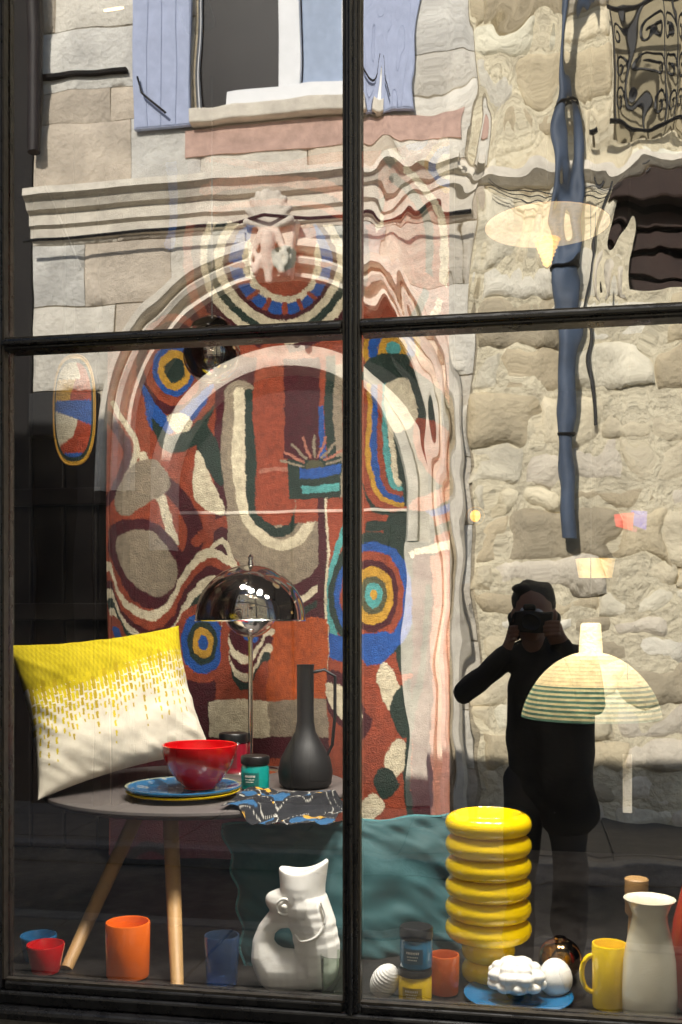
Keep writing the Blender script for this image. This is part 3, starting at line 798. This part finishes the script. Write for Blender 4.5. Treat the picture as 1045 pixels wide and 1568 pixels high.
def ringvase():
    x, y, s = place(748, 1516, 84, FZ)
    prof = [(0, 0), (30, 0)]
    def ringp(rc, zc, h, bulge):
        return [(rc+bulge*cos(a), zc+h*sin(a)) for a in np.linspace(-pi/2, pi/2, 9)]
    z = 0
    for i in range(2): prof += ringp(29, z+16, 16, 12); z += 32
    for i in range(6): prof += ringp(51, z+16.2, 15.8, 15); z += 32
    prof += [(50, z+1), (47, z-2), (46, 80), (0, 60)]
    lathe('ring_vase', prof, (x, y, FZ+.001), M_yel, s=s, seg=72, split=60)
ringvase()
def jar_at(x, y, s, w, h, cb, Z=FZ, lid=12, label=(230, 226, 214), name='candle_jar'):
    e = empty(name, (x, y, Z)); r = w/2
    lathe('glass_body', [(0, 0), (r-3, 0), (r, 3), (r, h-lid-4), (r-2, h-lid-1), (0, h-lid)], (x, y, Z+.001), glaze('jar_%d_%d_%d' % cb, cb), s=s, parent=e)
    lathe('lid', [(0, h-lid), (r-.5, h-lid+.2), (r+.6, h-lid+1.5), (r+.6, h-2), (r-1, h), (0, h)], (x, y, Z+.001), M_lid, s=s, parent=e)
    v = []; f = []; n = 14
    for i in range(n+1):
        a = -pi/2-.1-.62+1.24*i/n
        for z in (h*.18, h*.55): v.append((x+(r+.35)*s*cos(a), y+(r+.35)*s*sin(a), Z+z*s))
    for i in range(n): f.append((2*i, 2*i+2, 2*i+3, 2*i+1))
    lab = glaze('label_%d_%d' % (cb[0], cb[1]), tuple(min(255, int(c*.75)) for c in cb), .5)
    mesh_obj('label', v, f, lab, parent=e, smooth=True)
    for q in range(3):
        v = []; f = []
        for i in range(8-q):
            a0 = -pi/2-.1-.4+.1*i+.04*q
            hh = (.06, .03, .03)[q]; zb_ = (.42, .34, .27)[q]
            for a, zz in ((a0, h*zb_), (a0+.06, h*zb_), (a0+.06, h*(zb_+hh)), (a0, h*(zb_+hh))): v.append((x+(r+.7)*s*cos(a), y+(r+.7)*s*sin(a), Z+zz*s))
            f.append((4*i, 4*i+1, 4*i+2, 4*i+3))
        mesh_obj('label_print', v, f, mat('print_ink', label, .6), parent=e)
def jar(u, vb, w, h, cb, Z=FZ, lid=12):
    x, y, s = place(u, vb, w, Z); jar_at(x, y, s, w, h, cb, Z, lid); return x, y, s
x, y, s = jar(636, 1543, 51, 52, (216, 180, 20), lid=10)
jar_at(x+.002, y+.002, s, 50, 62, (28, 96, 128), Z=FZ+52*s+.001, lid=17)
jar(391, 1213, 43, 52, (14, 128, 122), Z=TZ, lid=13)
jar(358, 1188, 44, 62, (120, 16, 34), Z=TZ, lid=14)
x, y, s = place(281, 1235, 175, TZ)
e = empty('plate_stack', (x, y, TZ))
lathe('yellow_plate', [(0, 0), (50, 0), (56, 2), (84, 7), (87, 10), (85, 11), (56, 5), (0, 4)], (x, y, TZ+.001), M_yel, s=s, parent=e, seg=80)
pc = []; V = []; Fc = []
for i in range(41):
    t = i/40
    for j in range(96):
        a = 2*pi*j/96; r = 88*t; zz = 12+6*max(0, (t-.6)/.4)
        V.append((x+r*s*cos(a), y+r*s*sin(a), TZ+zz*s))
        f1 = mnoise.noise(Vector((r*cos(a)*.03, r*sin(a)*.03, 3)))
        c = (36, 100, 146)
        if t > .96: c = (150, 150, 120)
        elif abs(f1) < .03: c = (176, 172, 156)
        elif f1 > .25: c = (24, 60, 90)
        pc.append(lin(c))
for i in range(40):
    for j in range(96): l = (j+1) % 96; Fc.append((i*96+j, i*96+l, (i+1)*96+l, (i+1)*96+j))
mesh_obj('blue_plate_face', V, Fc, mat('printed_glaze', (128, 128, 128), .2, coat=.5, attr=True, var=.05), smooth=True, cols=pc, parent=e)
lathe('blue_plate', [(0, 5.5), (50, 5.5), (56, 8), (86, 13), (88.5, 16), (88, 17.9)], (x, y, TZ+.001), M_blue, s=s, parent=e, seg=80)
lathe('bowl', bowlprof(115, 66, .42, 3), (x+25*s, y+.005, TZ+.001+13*s), M_red, s=s, seg=72)
x, y, s = place(794, 1562, 180, FZ)
lathe('plate', [(0, 0), (50, 0), (86, 6), (90, 9), (86, 10), (50, 4), (0, 4)], (x, y, FZ+.001), M_blue, s=s*.92, seg=80)
# rose-like ceramic: overlapping flat petals wrapped round a core
cx_, cz_ = x-3*s, FZ+40*s
ex = [((cx_, y-.02, cz_-.002), (33*s, 30*s, 27*s))]
crn = random.Random(2)
for ring_, (el, cnt, rr) in enumerate(((-.35, 9, 34), (.15, 8, 33), (.6, 6, 30), (1.05, 4, 26), (1.5, 1, 24))):
    for i in range(cnt):
        a = 2*pi*(i+.5*ring_)/cnt
        k = crn.uniform(.9, 1.12)
        ex.append(((cx_+rr*s*cos(el)*cos(a), y-.02+rr*.92*s*cos(el)*sin(a), cz_+rr*.86*s*sin(el)), (13*s*k, 12*s*k, 8.5*s*k)))
blob('ceramic_artichoke', [], .0024, M_whitec, 4, extra=ex)
x, y, s = place(851, 1538, 50, FZ)
lathe('ceramic_egg', [(26*sin(a)*(1+.08*cos(a)), 29-29*cos(a)) for a in np.linspace(0, pi, 24)], (x, y+.012, FZ+.001), M_whitec, s=s)
x, y, s = place(577, 1532, 42, FZ)
lathe('ribbed_ceramic_ball', [((21+.35*cos(a*34))*sin(a), 30-30*cos(a)) for a in np.linspace(0, pi, 120)], (x, y, FZ+.001), M_whitec, s=s, wob=.02, rot=(.3, .5, 0))
x, y, s = place(858, 1512, 64, FZ)
e = empty('mirror_ball_vase', (x, y, FZ))
lathe('body', [(14, 0), (16, 2)]+[(33*sin(a), 34-31*cos(a)) for a in np.linspace(.5, pi-.32, 24)]+[(9, 66), (7, 66), (7, 50)], (x, y, FZ+.001), M_gold, s=s, parent=e)
x, y, s = place(934, 1553, 54, FZ)
e = empty('mug', (x, y, FZ))
lathe('body', cupprof(54, 98, .02, 3), (x, y, FZ+.001), M_yel, s=s, parent=e)
tube('handle', [(x-(25+17*sin(a))*s, y-.004, FZ+(52+28*cos(a))*s) for a in np.linspace(0, pi, 14)], 4*s, M_yel, parent=e)
x, y, s = place(995, 1575, 78, FZ)
lathe('milk_pitcher', [(0, 0), (36, 0), (40, 4), (41, 40), (39, 90), (33, 125), (27, 148), (26, 160), (32, 176), (39, 184), (36, 184), (29, 176), (23, 160), (24, 148), (30, 125), (36, 90), (36, 10), (0, 8)],
      (x, y, FZ+.001), M_cream, s=s, split=60)
x, y = P(975, 1400, .5).x, .5
e = empty('wooden_candlestick', (x, y, FZ))
zt = P(975, 1345, .5).z-FZ
lathe('shaft', [(0, 0), (.045, 0), (.047, .012), (.03, .02), (.022, .05), (.018, zt-.09), (.026, zt-.08), (.027, zt-.003), (.024, zt), (0, zt)], (x, y, FZ+.001), M_wood, parent=e)
p = P(1052, 1500, .22)
lathe('red_vase', [(0, 0), (.04, 0), (.05, .02), (.058, .1), (.05, .18), (.035, .24), (.03, .26), (.026, .26), (.03, .22), (.045, .17), (0, .1)], (p.x+.025, .24, FZ+.001), glaze('terracotta_red', (170, 50, 22)))

# fish jug ----------------------------------------------------------
def fish():
    Yc = .215; s = SC(452, Yc)
    zoff = FZ-P(452, 1528, Yc).z
    def q(u, v, r, dy=0.):
        p = P(u, v, Yc); return (p.x, Yc+dy*s, p.z+zoff, r*s)
    e = empty('fish_jug', (P(452, 1500, Yc).x, Yc, FZ))
    ch = [
        [q(470, 1498, 32), q(487, 1492, 35), q(486, 1462, 36), q(480, 1430, 36), q(470, 1404, 37), q(464, 1386, 33)],
        [q(466, 1500, 30), q(424, 1498, 33), q(409, 1480, 25), q(403, 1458, 17), q(409, 1436, 14), q(424, 1420, 16), q(445, 1408, 26)],
        [q(450, 1398, 29), q(432, 1396, 22), q(420, 1392, 14)],
        [q(446, 1410, 23), q(430, 1410, 15), q(422, 1408, 9)],
    ]
    # open spout wall, flaring, with a long lip at the right and a short one at the left
    for i in range(72):
        f = 2*pi*i/72; c, sn = cos(f), sin(f)
        v = 1354-21*(.5+.5*c)**3-10*(.5-.5*c)**3
        ch.append([q(464+29*c, 1392, 5, 28*sn), q(464+30*c, 1370, 4.4, 26*sn), q(464+33*c+3*max(0, c), v, 3.6, 21*sn)])
    blob('body', ch, .0020, M_whitec, 10, parent=e)
    def relief(pts, r, dy):
        tube('relief', [(*(lambda p: (p.x, Yc+dd*s, p.z+zoff))(P(a, b, Yc)),) for a, b, dd in catmull(pts, 5)], r*s, M_whitec, parent=e)
    p = P(442, 1396, Yc)
    tube('eye', [(p.x+12*s*cos(a), Yc-26.5*s, p.z+zoff+12*s*sin(a)) for a in np.linspace(0, 2*pi, 24)[:-1]], 2.2*s, M_whitec, parent=e, closed=True)
    lathe('pupil', [(6*s*sin(a), -6*s*cos(a)) for a in np.linspace(0, pi, 12)], (p.x, Yc-25*s, p.z+zoff), M_whitec, parent=e)
    relief([(497, 1390, -24), (504, 1415, -27), (493, 1438, -33), (470, 1446, -33), (458, 1438, -26)], 2.2, 0)
fish()

x, y, s = place(468, 1212, 84, TZ)
e = empty('handled_bottle_vase', (x, y, TZ))
lathe('body', [(0, 0), (34, 0), (40, 6), (42, 24), (38, 44), (26, 66), (16, 84), (13, 100), (13, 184), (14, 187), (11, 187), (10, 100), (0, 60)], (x, y, TZ+.001), M_char, s=s, parent=e)
tube('handle', [(x+12*s, y, TZ+176*s), (x+30*s, y, TZ+180*s), (x+46*s, y, TZ+170*s), (x+46*s, y, TZ+110*s), (x+42*s, y, TZ+66*s), (x+34*s, y, TZ+50*s)], 2.6*s, M_char, parent=e)

# napkin ------------------------------------------------------------
def scarf():
    V = []; Fc = []; Cc = []; n, m_ = 130, 60
    a0 = P(372, 1222, .52)
    tc = P(305, 1200, .68)
    for k in range(m_+1):
        for i in range(n+1):
            s_, t = i/n, k/m_
            x = a0.x+.265*s_; y = .60-.27*t-.03*sin(s_*3)+.02*sin(s_*11)
            z = TZ+.004+.010*abs(sin(s_*8+t*3+1))*(.5+.5*sin(t*3))+.004*abs(sin(s_*21+t*9))+.003*mnoise.noise(Vector((s_*12, t*12, 0)))
            d = sqrt((x-tc.x)**2+(y-.68)**2)-.40
            if d > 0:
                z -= min(d*1.0, .03)
            V.append((x, y, z))
            f1 = mnoise.noise(Vector((s_*6+1, t*4, 1))); f2 = mnoise.noise(Vector((s_*7+9, t*6, 4)))
            c = (14, 16, 22)
            if f1 > .24: c = (28, 74, 110)
            if f2 > .5: c = (170, 130, 40)
            if abs(f1-.02) < .016: c = (160, 158, 150)
            Cc.append(lin(c))
    W = n+1
    for k in range(m_):
        for i in range(n): a = k*W+i; Fc.append((a, a+1, a+W+1, a+W))
    mesh_obj('patterned_napkin', V, Fc, M_attr_fab, smooth=True, cols=Cc)
scarf()

# mushroom lamp: smoked mirror-glass shade over a chrome ball ---------
def lamp():
    Y = .92; p = P(384, 1190, Y); s = SC(384, Y); x = p.x
    zr = P(384, 947, Y).z
    e = empty('table_lamp', (x, Y, TZ))
    R = 84
    dome = [(R*cos(a), R*sin(a)*.98) for a in np.linspace(0, pi/2-.05, 24)]
    lathe('shade', [(R, -3)]+dome+[(4, 83), (4, 86), (0, 87)], (x, Y, zr), M_smoke, s=s, parent=e, seg=80, split=60)
    tube('shade_rim', [(x+R*s*cos(a), Y+R*s*sin(a), zr-3*s) for a in np.linspace(0, 2*pi, 64)[:-1]], 1.4*s, M_chrome_b, parent=e, closed=True, seg=6)
    lathe('finial', [(0, 80), (5, 83), (3, 90), (5, 94), (0, 99)], (x, Y, zr), M_chrome_b, s=s, parent=e)
    lathe('ball', [(42*sin(a), 13-42*cos(a)) for a in np.linspace(0.02, pi-.02, 36)], (x, Y, zr), M_chrome_b, s=s, parent=e, seg=64)
    lathe('neck', [(4, 50), (4, 80)], (x, Y, zr), M_chrome_b, s=s, parent=e, seg=20)
    lathe('stem', [(3.6, 0), (3.6, (zr-TZ)/s-30), (5, (zr-TZ)/s-31), (5, (zr-TZ)/s-26), (0, (zr-TZ)/s-26)], (x, Y, TZ), M_chrome_b, s=s, parent=e, seg=24)
    lathe('foot', [(0, 0), (46, 0), (46, 3), (42, 5), (6, 8), (3, 12), (0, 12)], (x, Y, TZ+.001), M_chrome_b, s=s, parent=e)
lamp()

# pendants ----------------------------------------------------------
def woven():
    Y = .8; s = SC(905, Y); p = P(905, 1098, Y)
    n = 56; prof = []; cols = []
    cr = lin((226, 208, 164)); sg = lin((78, 114, 96))
    for i in range(n*4+1):
        t = i/(n*4); h = 96*t
        r = 102*sqrt(max(0, 1-(h/100)**1.5))+2
        if h > 80: r = max(18, r)
        r += 1.1*cos(i*pi/2*1.0)
        prof.append((r, h)); 
        cols.append(sg if t < .52 and (i//8) % 2 == 0 else ((cr[0]*.7, cr[1]*.75, cr[2]*.7) if t < .52 else (cr if (i//4) % 3 else tuple(c*.8 for c in cr))))
    for h, r in ((98, 18), (120, 17), (142, 15), (144, 12), (144, 0)): prof.append((r, h)); cols.append(cr)
    e = empty('woven_pendant_lamp', (p.x, Y, p.z))
    lathe('shade', prof, tuple(p), mat('seagrass', (128, 128, 128), .85, var=.25, scale=50, bump=.6, bscale=120, attr=True), s=s, parent=e, cols=cols, seg=80, split=80, wob=.008)
    tube('cord', [(p.x, Y, p.z+140*s), (p.x, Y, 2.99)], .0014, M_iron, parent=e, seg=6)
woven()
def cone_pendant():
    Y = 1.3; s = SC(838, Y); p = P(838, 358, Y)
    e = empty('rattan_pendant_lamp', tuple(p)); ra = mat('backlit_rattan', (250, 222, 172), .7, var=.3, scale=60, bump=.4, emit=.75)
    prof = []
    for i in range(25):
        t = i/24; prof.append((94-76*t+(.8 if i % 2 else -.8), 12-14*t-8*t*t))
    lathe('brim', prof, tuple(p), ra, s=s, parent=e, seg=72)
    lathe('brim_top', [(94, 12), (60, 22), (20, 28), (0, 29)], tuple(p), ra, s=s, parent=e, seg=72)
    prof = [(18, -8)]
    for i in range(7): prof += [(20-i*2.2, -10-i*6), (15-i*1.9, -13-i*6)]
    prof += [(0, -52)]
    lathe('diffuser', prof, tuple(p), mat('glowing_rattan', (255, 206, 120), .6, emit=1.6), s=s, parent=e)
    tube('cord', [(p.x, Y, p.z+28*s), (p.x, Y, 2.99)], .002, M_iron, parent=e, seg=6)
cone_pendant()
def smoked():
    Y = .75; s = SC(325, Y); p = P(325, 545, Y)
    e = empty('smoked_glass_pendant_lamp', tuple(p))
    lathe('globe', [(44*sin(a), -42*cos(a)) for a in np.linspace(0, pi-.3, 24)], tuple(p), M_smoke, s=s, parent=e)
    lathe('globe_core', [(12*sin(a), -16*cos(a)) for a in np.linspace(0, pi, 14)], tuple(p), M_chrome_b, s=s, parent=e)
    lathe('cap', [(0, 60), (16, 58), (30, 48), (34, 40), (0, 40)], tuple(p), M_chrome, s=s, parent=e)
    tube('cord', [(p.x, Y, p.z+60*s), (p.x, Y, 2.99)], .002, M_iron, parent=e, seg=6)
smoked()
def spot():
    Y = .12
    a, b, c = P(60, 264, Y), P(100, 355, Y), P(124, 412, Y)
    e = empty('hanging_spotlight', tuple(a)); m = mat('black_metal', (14, 14, 15), .4)
    tube('arm', [a, b, c], .0034, m, parent=e, seg=8); tube('bracket', [tuple(a), (a.x, Y, 2.99)], .003, m, parent=e)
    tube('joint', [tuple(a+Vector((-.008, 0, .0))), tuple(a+Vector((.012, 0, 0)))], .008, m, parent=e)
    q = [P(107, 432, Y), P(141, 424, Y), P(148, 484, Y), P(118, 490, Y)]
    v = [tuple(p) for p in q]+[(p.x, Y+.04, p.z) for p in q]
    o = mesh_obj('head', v, [(0, 1, 2, 3), (7, 6, 5, 4), (0, 4, 5, 1), (1, 5, 6, 2), (2, 6, 7, 3), (3, 7, 4, 0)], mat('matt_black_metal', (6, 6, 6), .7), parent=e)
    bb = o.modifiers.new('b', 'BEVEL'); bb.width = .004; bb.segments = 3
    k = [P(113, 412, Y), P(131, 410, Y), P(134, 428, Y), P(116, 430, Y)]
    mesh_obj('neck', [tuple(p) for p in k]+[(p.x, Y+.03, p.z) for p in k], [(0, 1, 2, 3), (7, 6, 5, 4), (0, 4, 5, 1), (1, 5, 6, 2), (2, 6, 7, 3), (3, 7, 4, 0)], m, parent=e)
spot()
def oval():
    Y = 1.0; c = P(114, 628, Y); s = SC(114, Y); e = empty('oval_wall_hanging', tuple(c))
    V = []; Fc = []; Cc = []; nr, na = 40, 120
    K = [lin(t) for t in ((196, 150, 40), (28, 30, 34), (166, 66, 36), (40, 86, 160), (206, 196, 170), (84, 18, 28), (30, 50, 40))]
    for i in range(nr+1):
        for j in range(na):
            a = 2*pi*j/na; r = i/nr
            ca, sa = cos(a), sin(a)
            hx, hz = 34, 84
            k_ = 1/max((abs(ca)**2.6+abs(sa)**2.6)**(1/2.6), 1e-6)
            du = hx*r*ca*k_; dv = hz*r*sa*k_
            V.append((c.x+du*s, Y-.012*(1-r**4), c.z+dv*s))
            ww = du+4*sin(dv*.1)
            if r > .93: k = 0
            elif r > .87: k = 6
            elif dv > 46: k = 4 if ww < 8 else 2
            elif dv > 14: k = 2 if ww > 0 else 0
            elif dv+.4*ww > -14: k = 3
            elif dv-.6*ww > -44: k = 4 if ww < 4 else 2
            elif dv > -66: k = 2
            else: k = 3
            Cc.append(K[k])
    for i in range(nr):
        for j in range(na): l = (j+1) % na; Fc.append((i*na+j, i*na+l, (i+1)*na+l, (i+1)*na+j))
    mesh_obj('woven_face', V, Fc, M_attr_rug, smooth=True, cols=Cc, parent=e)
    tube('binding', [V[nr*na+j] for j in range(na)], .003, mat('ochre_binding', (170, 126, 36), .7), parent=e, closed=True, seg=8)
    tube('hanging_cord', [(c.x, Y, c.z+84*s), (c.x, Y, 2.99)], .0014, M_iron, parent=e, seg=6)
oval()
p = P(965, 795, .9)
e = empty('hanging_patchwork', tuple(p))
for i, (a, b, w, h, c) in enumerate(((-24, 10, 30, 26, (170, 6, 10)), (2, 14, 24, 28, (30, 20, 140)), (-14, -6, 26, 12, (120, 6, 60)))):
    s = SC(965, .9)
    v = [(p.x+(a+dx*w)*s, .9+i*.004, p.z+(b-dz*h+3*sin(dx*3+i+dz))*s) for dx, dz in ((0, .1), (1, 0), (.92, 1), (.1, .9))]
    mesh_obj('patch', v+[(q[0], q[1]+.002, q[2]) for q in v], [(0, 1, 2, 3), (7, 6, 5, 4), (0, 4, 5, 1), (1, 5, 6, 2), (2, 6, 7, 3), (3, 7, 4, 0)], mat('patch%d' % i, c, .8), parent=e)
tube('string', [(p.x, .9, p.z+10*s), (p.x, .9, 2.99)], .0008, M_iron, parent=e, seg=5)
p = P(728, 790, 1.6); s = SC(728, 1.6)
e = empty('globe_wall_lamp', tuple(p))
lathe('globe', [(8*sin(a), -9*cos(a)) for a in np.linspace(0, pi, 14)], tuple(p), mat('small_warm_globe', (255, 186, 60), .5, emit=2.2), s=s, parent=e)
lathe('ring', [(13, -2), (15, 0), (13, 2)], tuple(p), mat('brass', (190, 150, 60), .3, metal=1), s=s, parent=e, rot=(pi/2, 0, 0))
tube('flex', [(p.x, 1.6, p.z+9*s), (p.x, 1.6, 2.99)], .0014, M_iron, parent=e, seg=5)
p = P(961, 1200, .7); s = SC(961, .7)
e = empty('price_tag', tuple(p))
box('card', p.x-7*s, p.x+7*s, .7, .702, p.z-45*s, p.z+45*s, mat('tag_card', (230, 224, 208), .7), bevel=.0008, parent=e)
tube('thread', [(p.x, .701, p.z+44*s), (p.x+.004, .701, 2.99)], .0006, M_iron, parent=e, seg=5)
p = P(912, 870, 1.2); s = SC(912, 1.2)
e = empty('glowing_beige_cup', tuple(p))  # beige cup given a glow of its own, not a lamp
lathe('shade', [(30, 14), (25, -14)], tuple(p), mat('glowing_beige', (240, 200, 130), .7, emit=.4), s=s, parent=e)
tube('flex', [(p.x, 1.2, p.z+14*s), (p.x, 1.2, 2.99)], .0012, M_iron, parent=e, seg=5)

def track(u, v, Y, tgt, energy, size=70, soft=.12):
    p = P(u, v, Y) if v is not None else Vector((u, Y, 2.86))
    e = empty('ceiling_spotlight', tuple(p)); d = (Vector(tgt)-p).normalized()
    m = mat('black_metal', (14, 14, 15), .4)
    tube('can', [tuple(p-d*.10), tuple(p-d*.005)], .036, m, parent=e, seg=24)
    tube('stalk', [tuple(p-d*.09), (p.x-d.x*.09, p.y-d.y*.09, 2.995)], .006, m, parent=e)
    tube('lamp_face', [tuple(p-d*.004), tuple(p-d*.001)], .024, mat('lit_lamp_face', (255, 214, 160), .5, emit=5), parent=e, seg=20)
    l = bpy.data.lights.new('beam', 'SPOT'); l.energy = energy; l.color = (1, .93, .84); l.spot_size = radians(size); l.spot_blend = .9; l.shadow_soft_size = soft
    o = bpy.data.objects.new('beam', l); COL.objects.link(o); o.location = p+d*.012
    o.rotation_euler = (-d).to_track_quat('Z', 'Y').to_euler(); adopt(e, o)
track(175, 16, .30, (-.85, 1.2, 1.3), 130, 80)
track(-.55, None, .12, (-.6, .75, .9), 190, 85)  # this spot and all below are added to brighten the display
track(-.1, None, .12, (-.1, .5, .75), 290, 85)
track(.45, None, .12, (.1, .45, .7), 290, 80)
track(-.75, None, .30, (-.75, 1.24, 2.35), 38, 95)  # added with the next one to brighten the top of the rug
track(-.15, None, .30, (-.35, 1.24, 2.3), 30, 95)

# ================================================================ PHOTOGRAPHER (stands at the camera, seen mirrored)
def person():
    e = empty('photographer', (.04, -2.3, 0))
    coat = mat('black_coat', (20, 20, 23), .85, var=.25, scale=14, bump=.3); trou = mat('dark_trousers', (40, 40, 46), .85); skin = mat('skin', (150, 108, 88), .55, var=.06)
    hair = mat('dark_hair', (22, 17, 14), .6, var=.4, scale=60, bump=.6); shoe = mat('black_leather', (16, 15, 15), .4)
    X = .05
    torso = [[(X+.03, -2.36, .82, .135), (X+.03, -2.35, .95, .13), (X+.01, -2.33, 1.08, .115), (X, -2.32, 1.24, .135), (X, -2.31, 1.34, .10), (X-.03, -2.27, 1.425, .055)],
             [(X-.04, -2.35, .84, .11), (X-.05, -2.33, 1.2, .11)], [(X+.09, -2.35, .72, .12), (X+.07, -2.33, 1.2, .11)],
             [(X, -2.31, 1.34, .07), (X-.165, -2.30, 1.345, .058), (-.265, -2.19, 1.22, .044), (-.26, -2.18, 1.21, .043), (-.105, -2.115, 1.38, .034)],
             [(X, -2.31, 1.34, .07), (X+.155, -2.30, 1.345, .058), (.23, -2.21, 1.17, .046), (.225, -2.2, 1.17, .045), (.11, -2.115, 1.40, .034)]]
    blob('coat', torso, .011, coat, 5, parent=e)
    blob('trousers', [[(X+s*.08, -2.35, .84, .10), (X+s*.10, -2.34, .48, .068), (X+s*.11, -2.37, .10, .05)] for s in (-1, 1)], .01, trou, 4, parent=e)
    blob('shoes', [[(X+s*.11, -2.40, .055, .05), (X+s*.12, -2.30, .045, .045), (X+s*.13, -2.20, .035, .036)] for s in (-1, 1)], .008, shoe, 3, parent=e)
    hx, hy, hz = .0, -2.215, 1.535
    blob('head', [[(X-.03, -2.26, 1.40, .050), (hx, -2.235, 1.47, .048)], [(hx, hy+.085, hz-.005, .012), (hx, hy+.105, hz-.035, .014)],
                  [(hx, hy+.05, hz-.09, .03)]], .006, skin, 3, parent=e,
         extra=[((hx, hy, hz+.02), (.072, .092, .095)), ((hx, hy+.03, hz-.045), (.055, .06, .065)), ((hx-.074, hy-.005, hz-.01), (.012, .02, .03)), ((hx+.074, hy-.005, hz-.01), (.012, .02, .03)),
                ((hx-.03, hy+.07, hz-.02), (.022, .016, .016)), ((hx+.03, hy+.07, hz-.02), (.022, .016, .016))])
    for s in (-1, 1): lathe('eye', [(.011*sin(a), -.011*cos(a)) for a in np.linspace(0, pi, 10)], (hx+s*.031, hy+.079, hz+.005), mat('eye_white', (220, 215, 210), .3), parent=e)
    tube('mouth', [(hx-.024, hy+.088, hz-.068), (hx, hy+.094, hz-.066), (hx+.024, hy+.088, hz-.068)], .005, mat('lips', (160, 84, 78), .5), parent=e)
    blob('hair', [[(hx-.07, hy-.03, hz-.02, .03), (hx-.06, hy-.06, hz-.09, .03)], [(hx+.07, hy-.03, hz-.02, .03), (hx+.06, hy-.06, hz-.09, .03)]], .007, hair, 2, parent=e,
         extra=[((hx, hy-.022, hz+.045), (.084, .098, .086)), ((hx, hy-.05, hz-.01), (.08, .07, .09)), ((hx-.03, hy+.04, hz+.09), (.05, .04, .025))])
    cam = empty('stills_camera', (0, -2.09, 1.5)); cb = mat('camera_body', (18, 18, 19), .5)
    box('body', -.07, .07, -2.115, -2.075, 1.455, 1.54, cb, bevel=.008, parent=cam)
    box('prism', -.026, .026, -2.112, -2.072, 1.541, 1.565, cb, bevel=.008, parent=cam)
    lathe('lens', [(.03, 0), (.034, .006), (.034, .045), (.03, .048), (.022, .04), (0, .036)], (0, -2.074, 1.497), cb, parent=cam, rot=(-pi/2, 0, 0))
    tube('strap', [(-.07, -2.1, 1.53), (-.1, -2.14, 1.45), (-.08, -2.2, 1.40), (-.03, -2.23, 1.42)], .005, cb, parent=cam)
    for s in (-1, 1):
        wx, wy, wz = (-.105, -2.115, 1.38) if s < 0 else (.11, -2.115, 1.40)
        ch = [[(wx, wy, wz, .026), (s*.085, -2.105, wz+.045, .026), (s*.08, -2.1, wz+.075, .022)]]
        for k in range(4):
            z0 = wz+.04+k*.017; ln = (.026, .032, .034, .028)[k]
            ch.append([(s*.086, -2.09, z0, .009), (s*.084, -2.068, z0+.004, .0088), (s*(.084-ln*.6), -2.062, z0+.006, .008), (s*(.084-ln*1.1), -2.066, z0+.006, .0072)])
        ch.append([(s*.09, -2.12, wz+.03, .012), (s*.082, -2.128, wz+.06, .0105), (s*.06, -2.127, wz+.085, .009)])
        blob('hand', ch, .0035, skin, 2, parent=e)
person()

# ================================================================ LIGHT + WORLD
to_sun = Vector((-.2, .83, .5)).normalized()
sl = bpy.data.lights.new('sun', 'SUN'); sl.energy = 5; sl.angle = radians(.5); sl.color = (1, .965, .89)
so = bpy.data.objects.new('sun', sl); COL.objects.link(so); so.rotation_euler = to_sun.to_track_quat('Z', 'Y').to_euler(); so.location = (-3, 12, 9)
w = bpy.data.worlds.new('World'); scene.world = w; w.use_nodes = True
nt = w.node_tree; bg = nt.nodes['Background']; sk = nt.nodes.new('ShaderNodeTexSky'); sk.sky_type = 'NISHITA'; sk.sun_disc = False
sk.sun_elevation = math.asin(to_sun.z); sk.sun_rotation = math.atan2(to_sun.x, to_sun.y)
nt.links.new(sk.outputs[0], bg.inputs[0]); bg.inputs[1].default_value = .15

# ================================================================ CAMERA
cd = bpy.data.cameras.new('camera'); co = bpy.data.objects.new('camera', cd); COL.objects.link(co)
co.location = (0, -D, H); co.rotation_euler = (pi/2, 0, TH)
cd.sensor_width = 36; cd.lens = F/1568*36; cd.shift_y = (HZ-784)/1568; cd.clip_start = .01; cd.clip_end = 1000
scene.camera = co
scene.view_settings.view_transform = 'Standard'; scene.view_settings.look = 'None'; scene.view_settings.exposure = 0
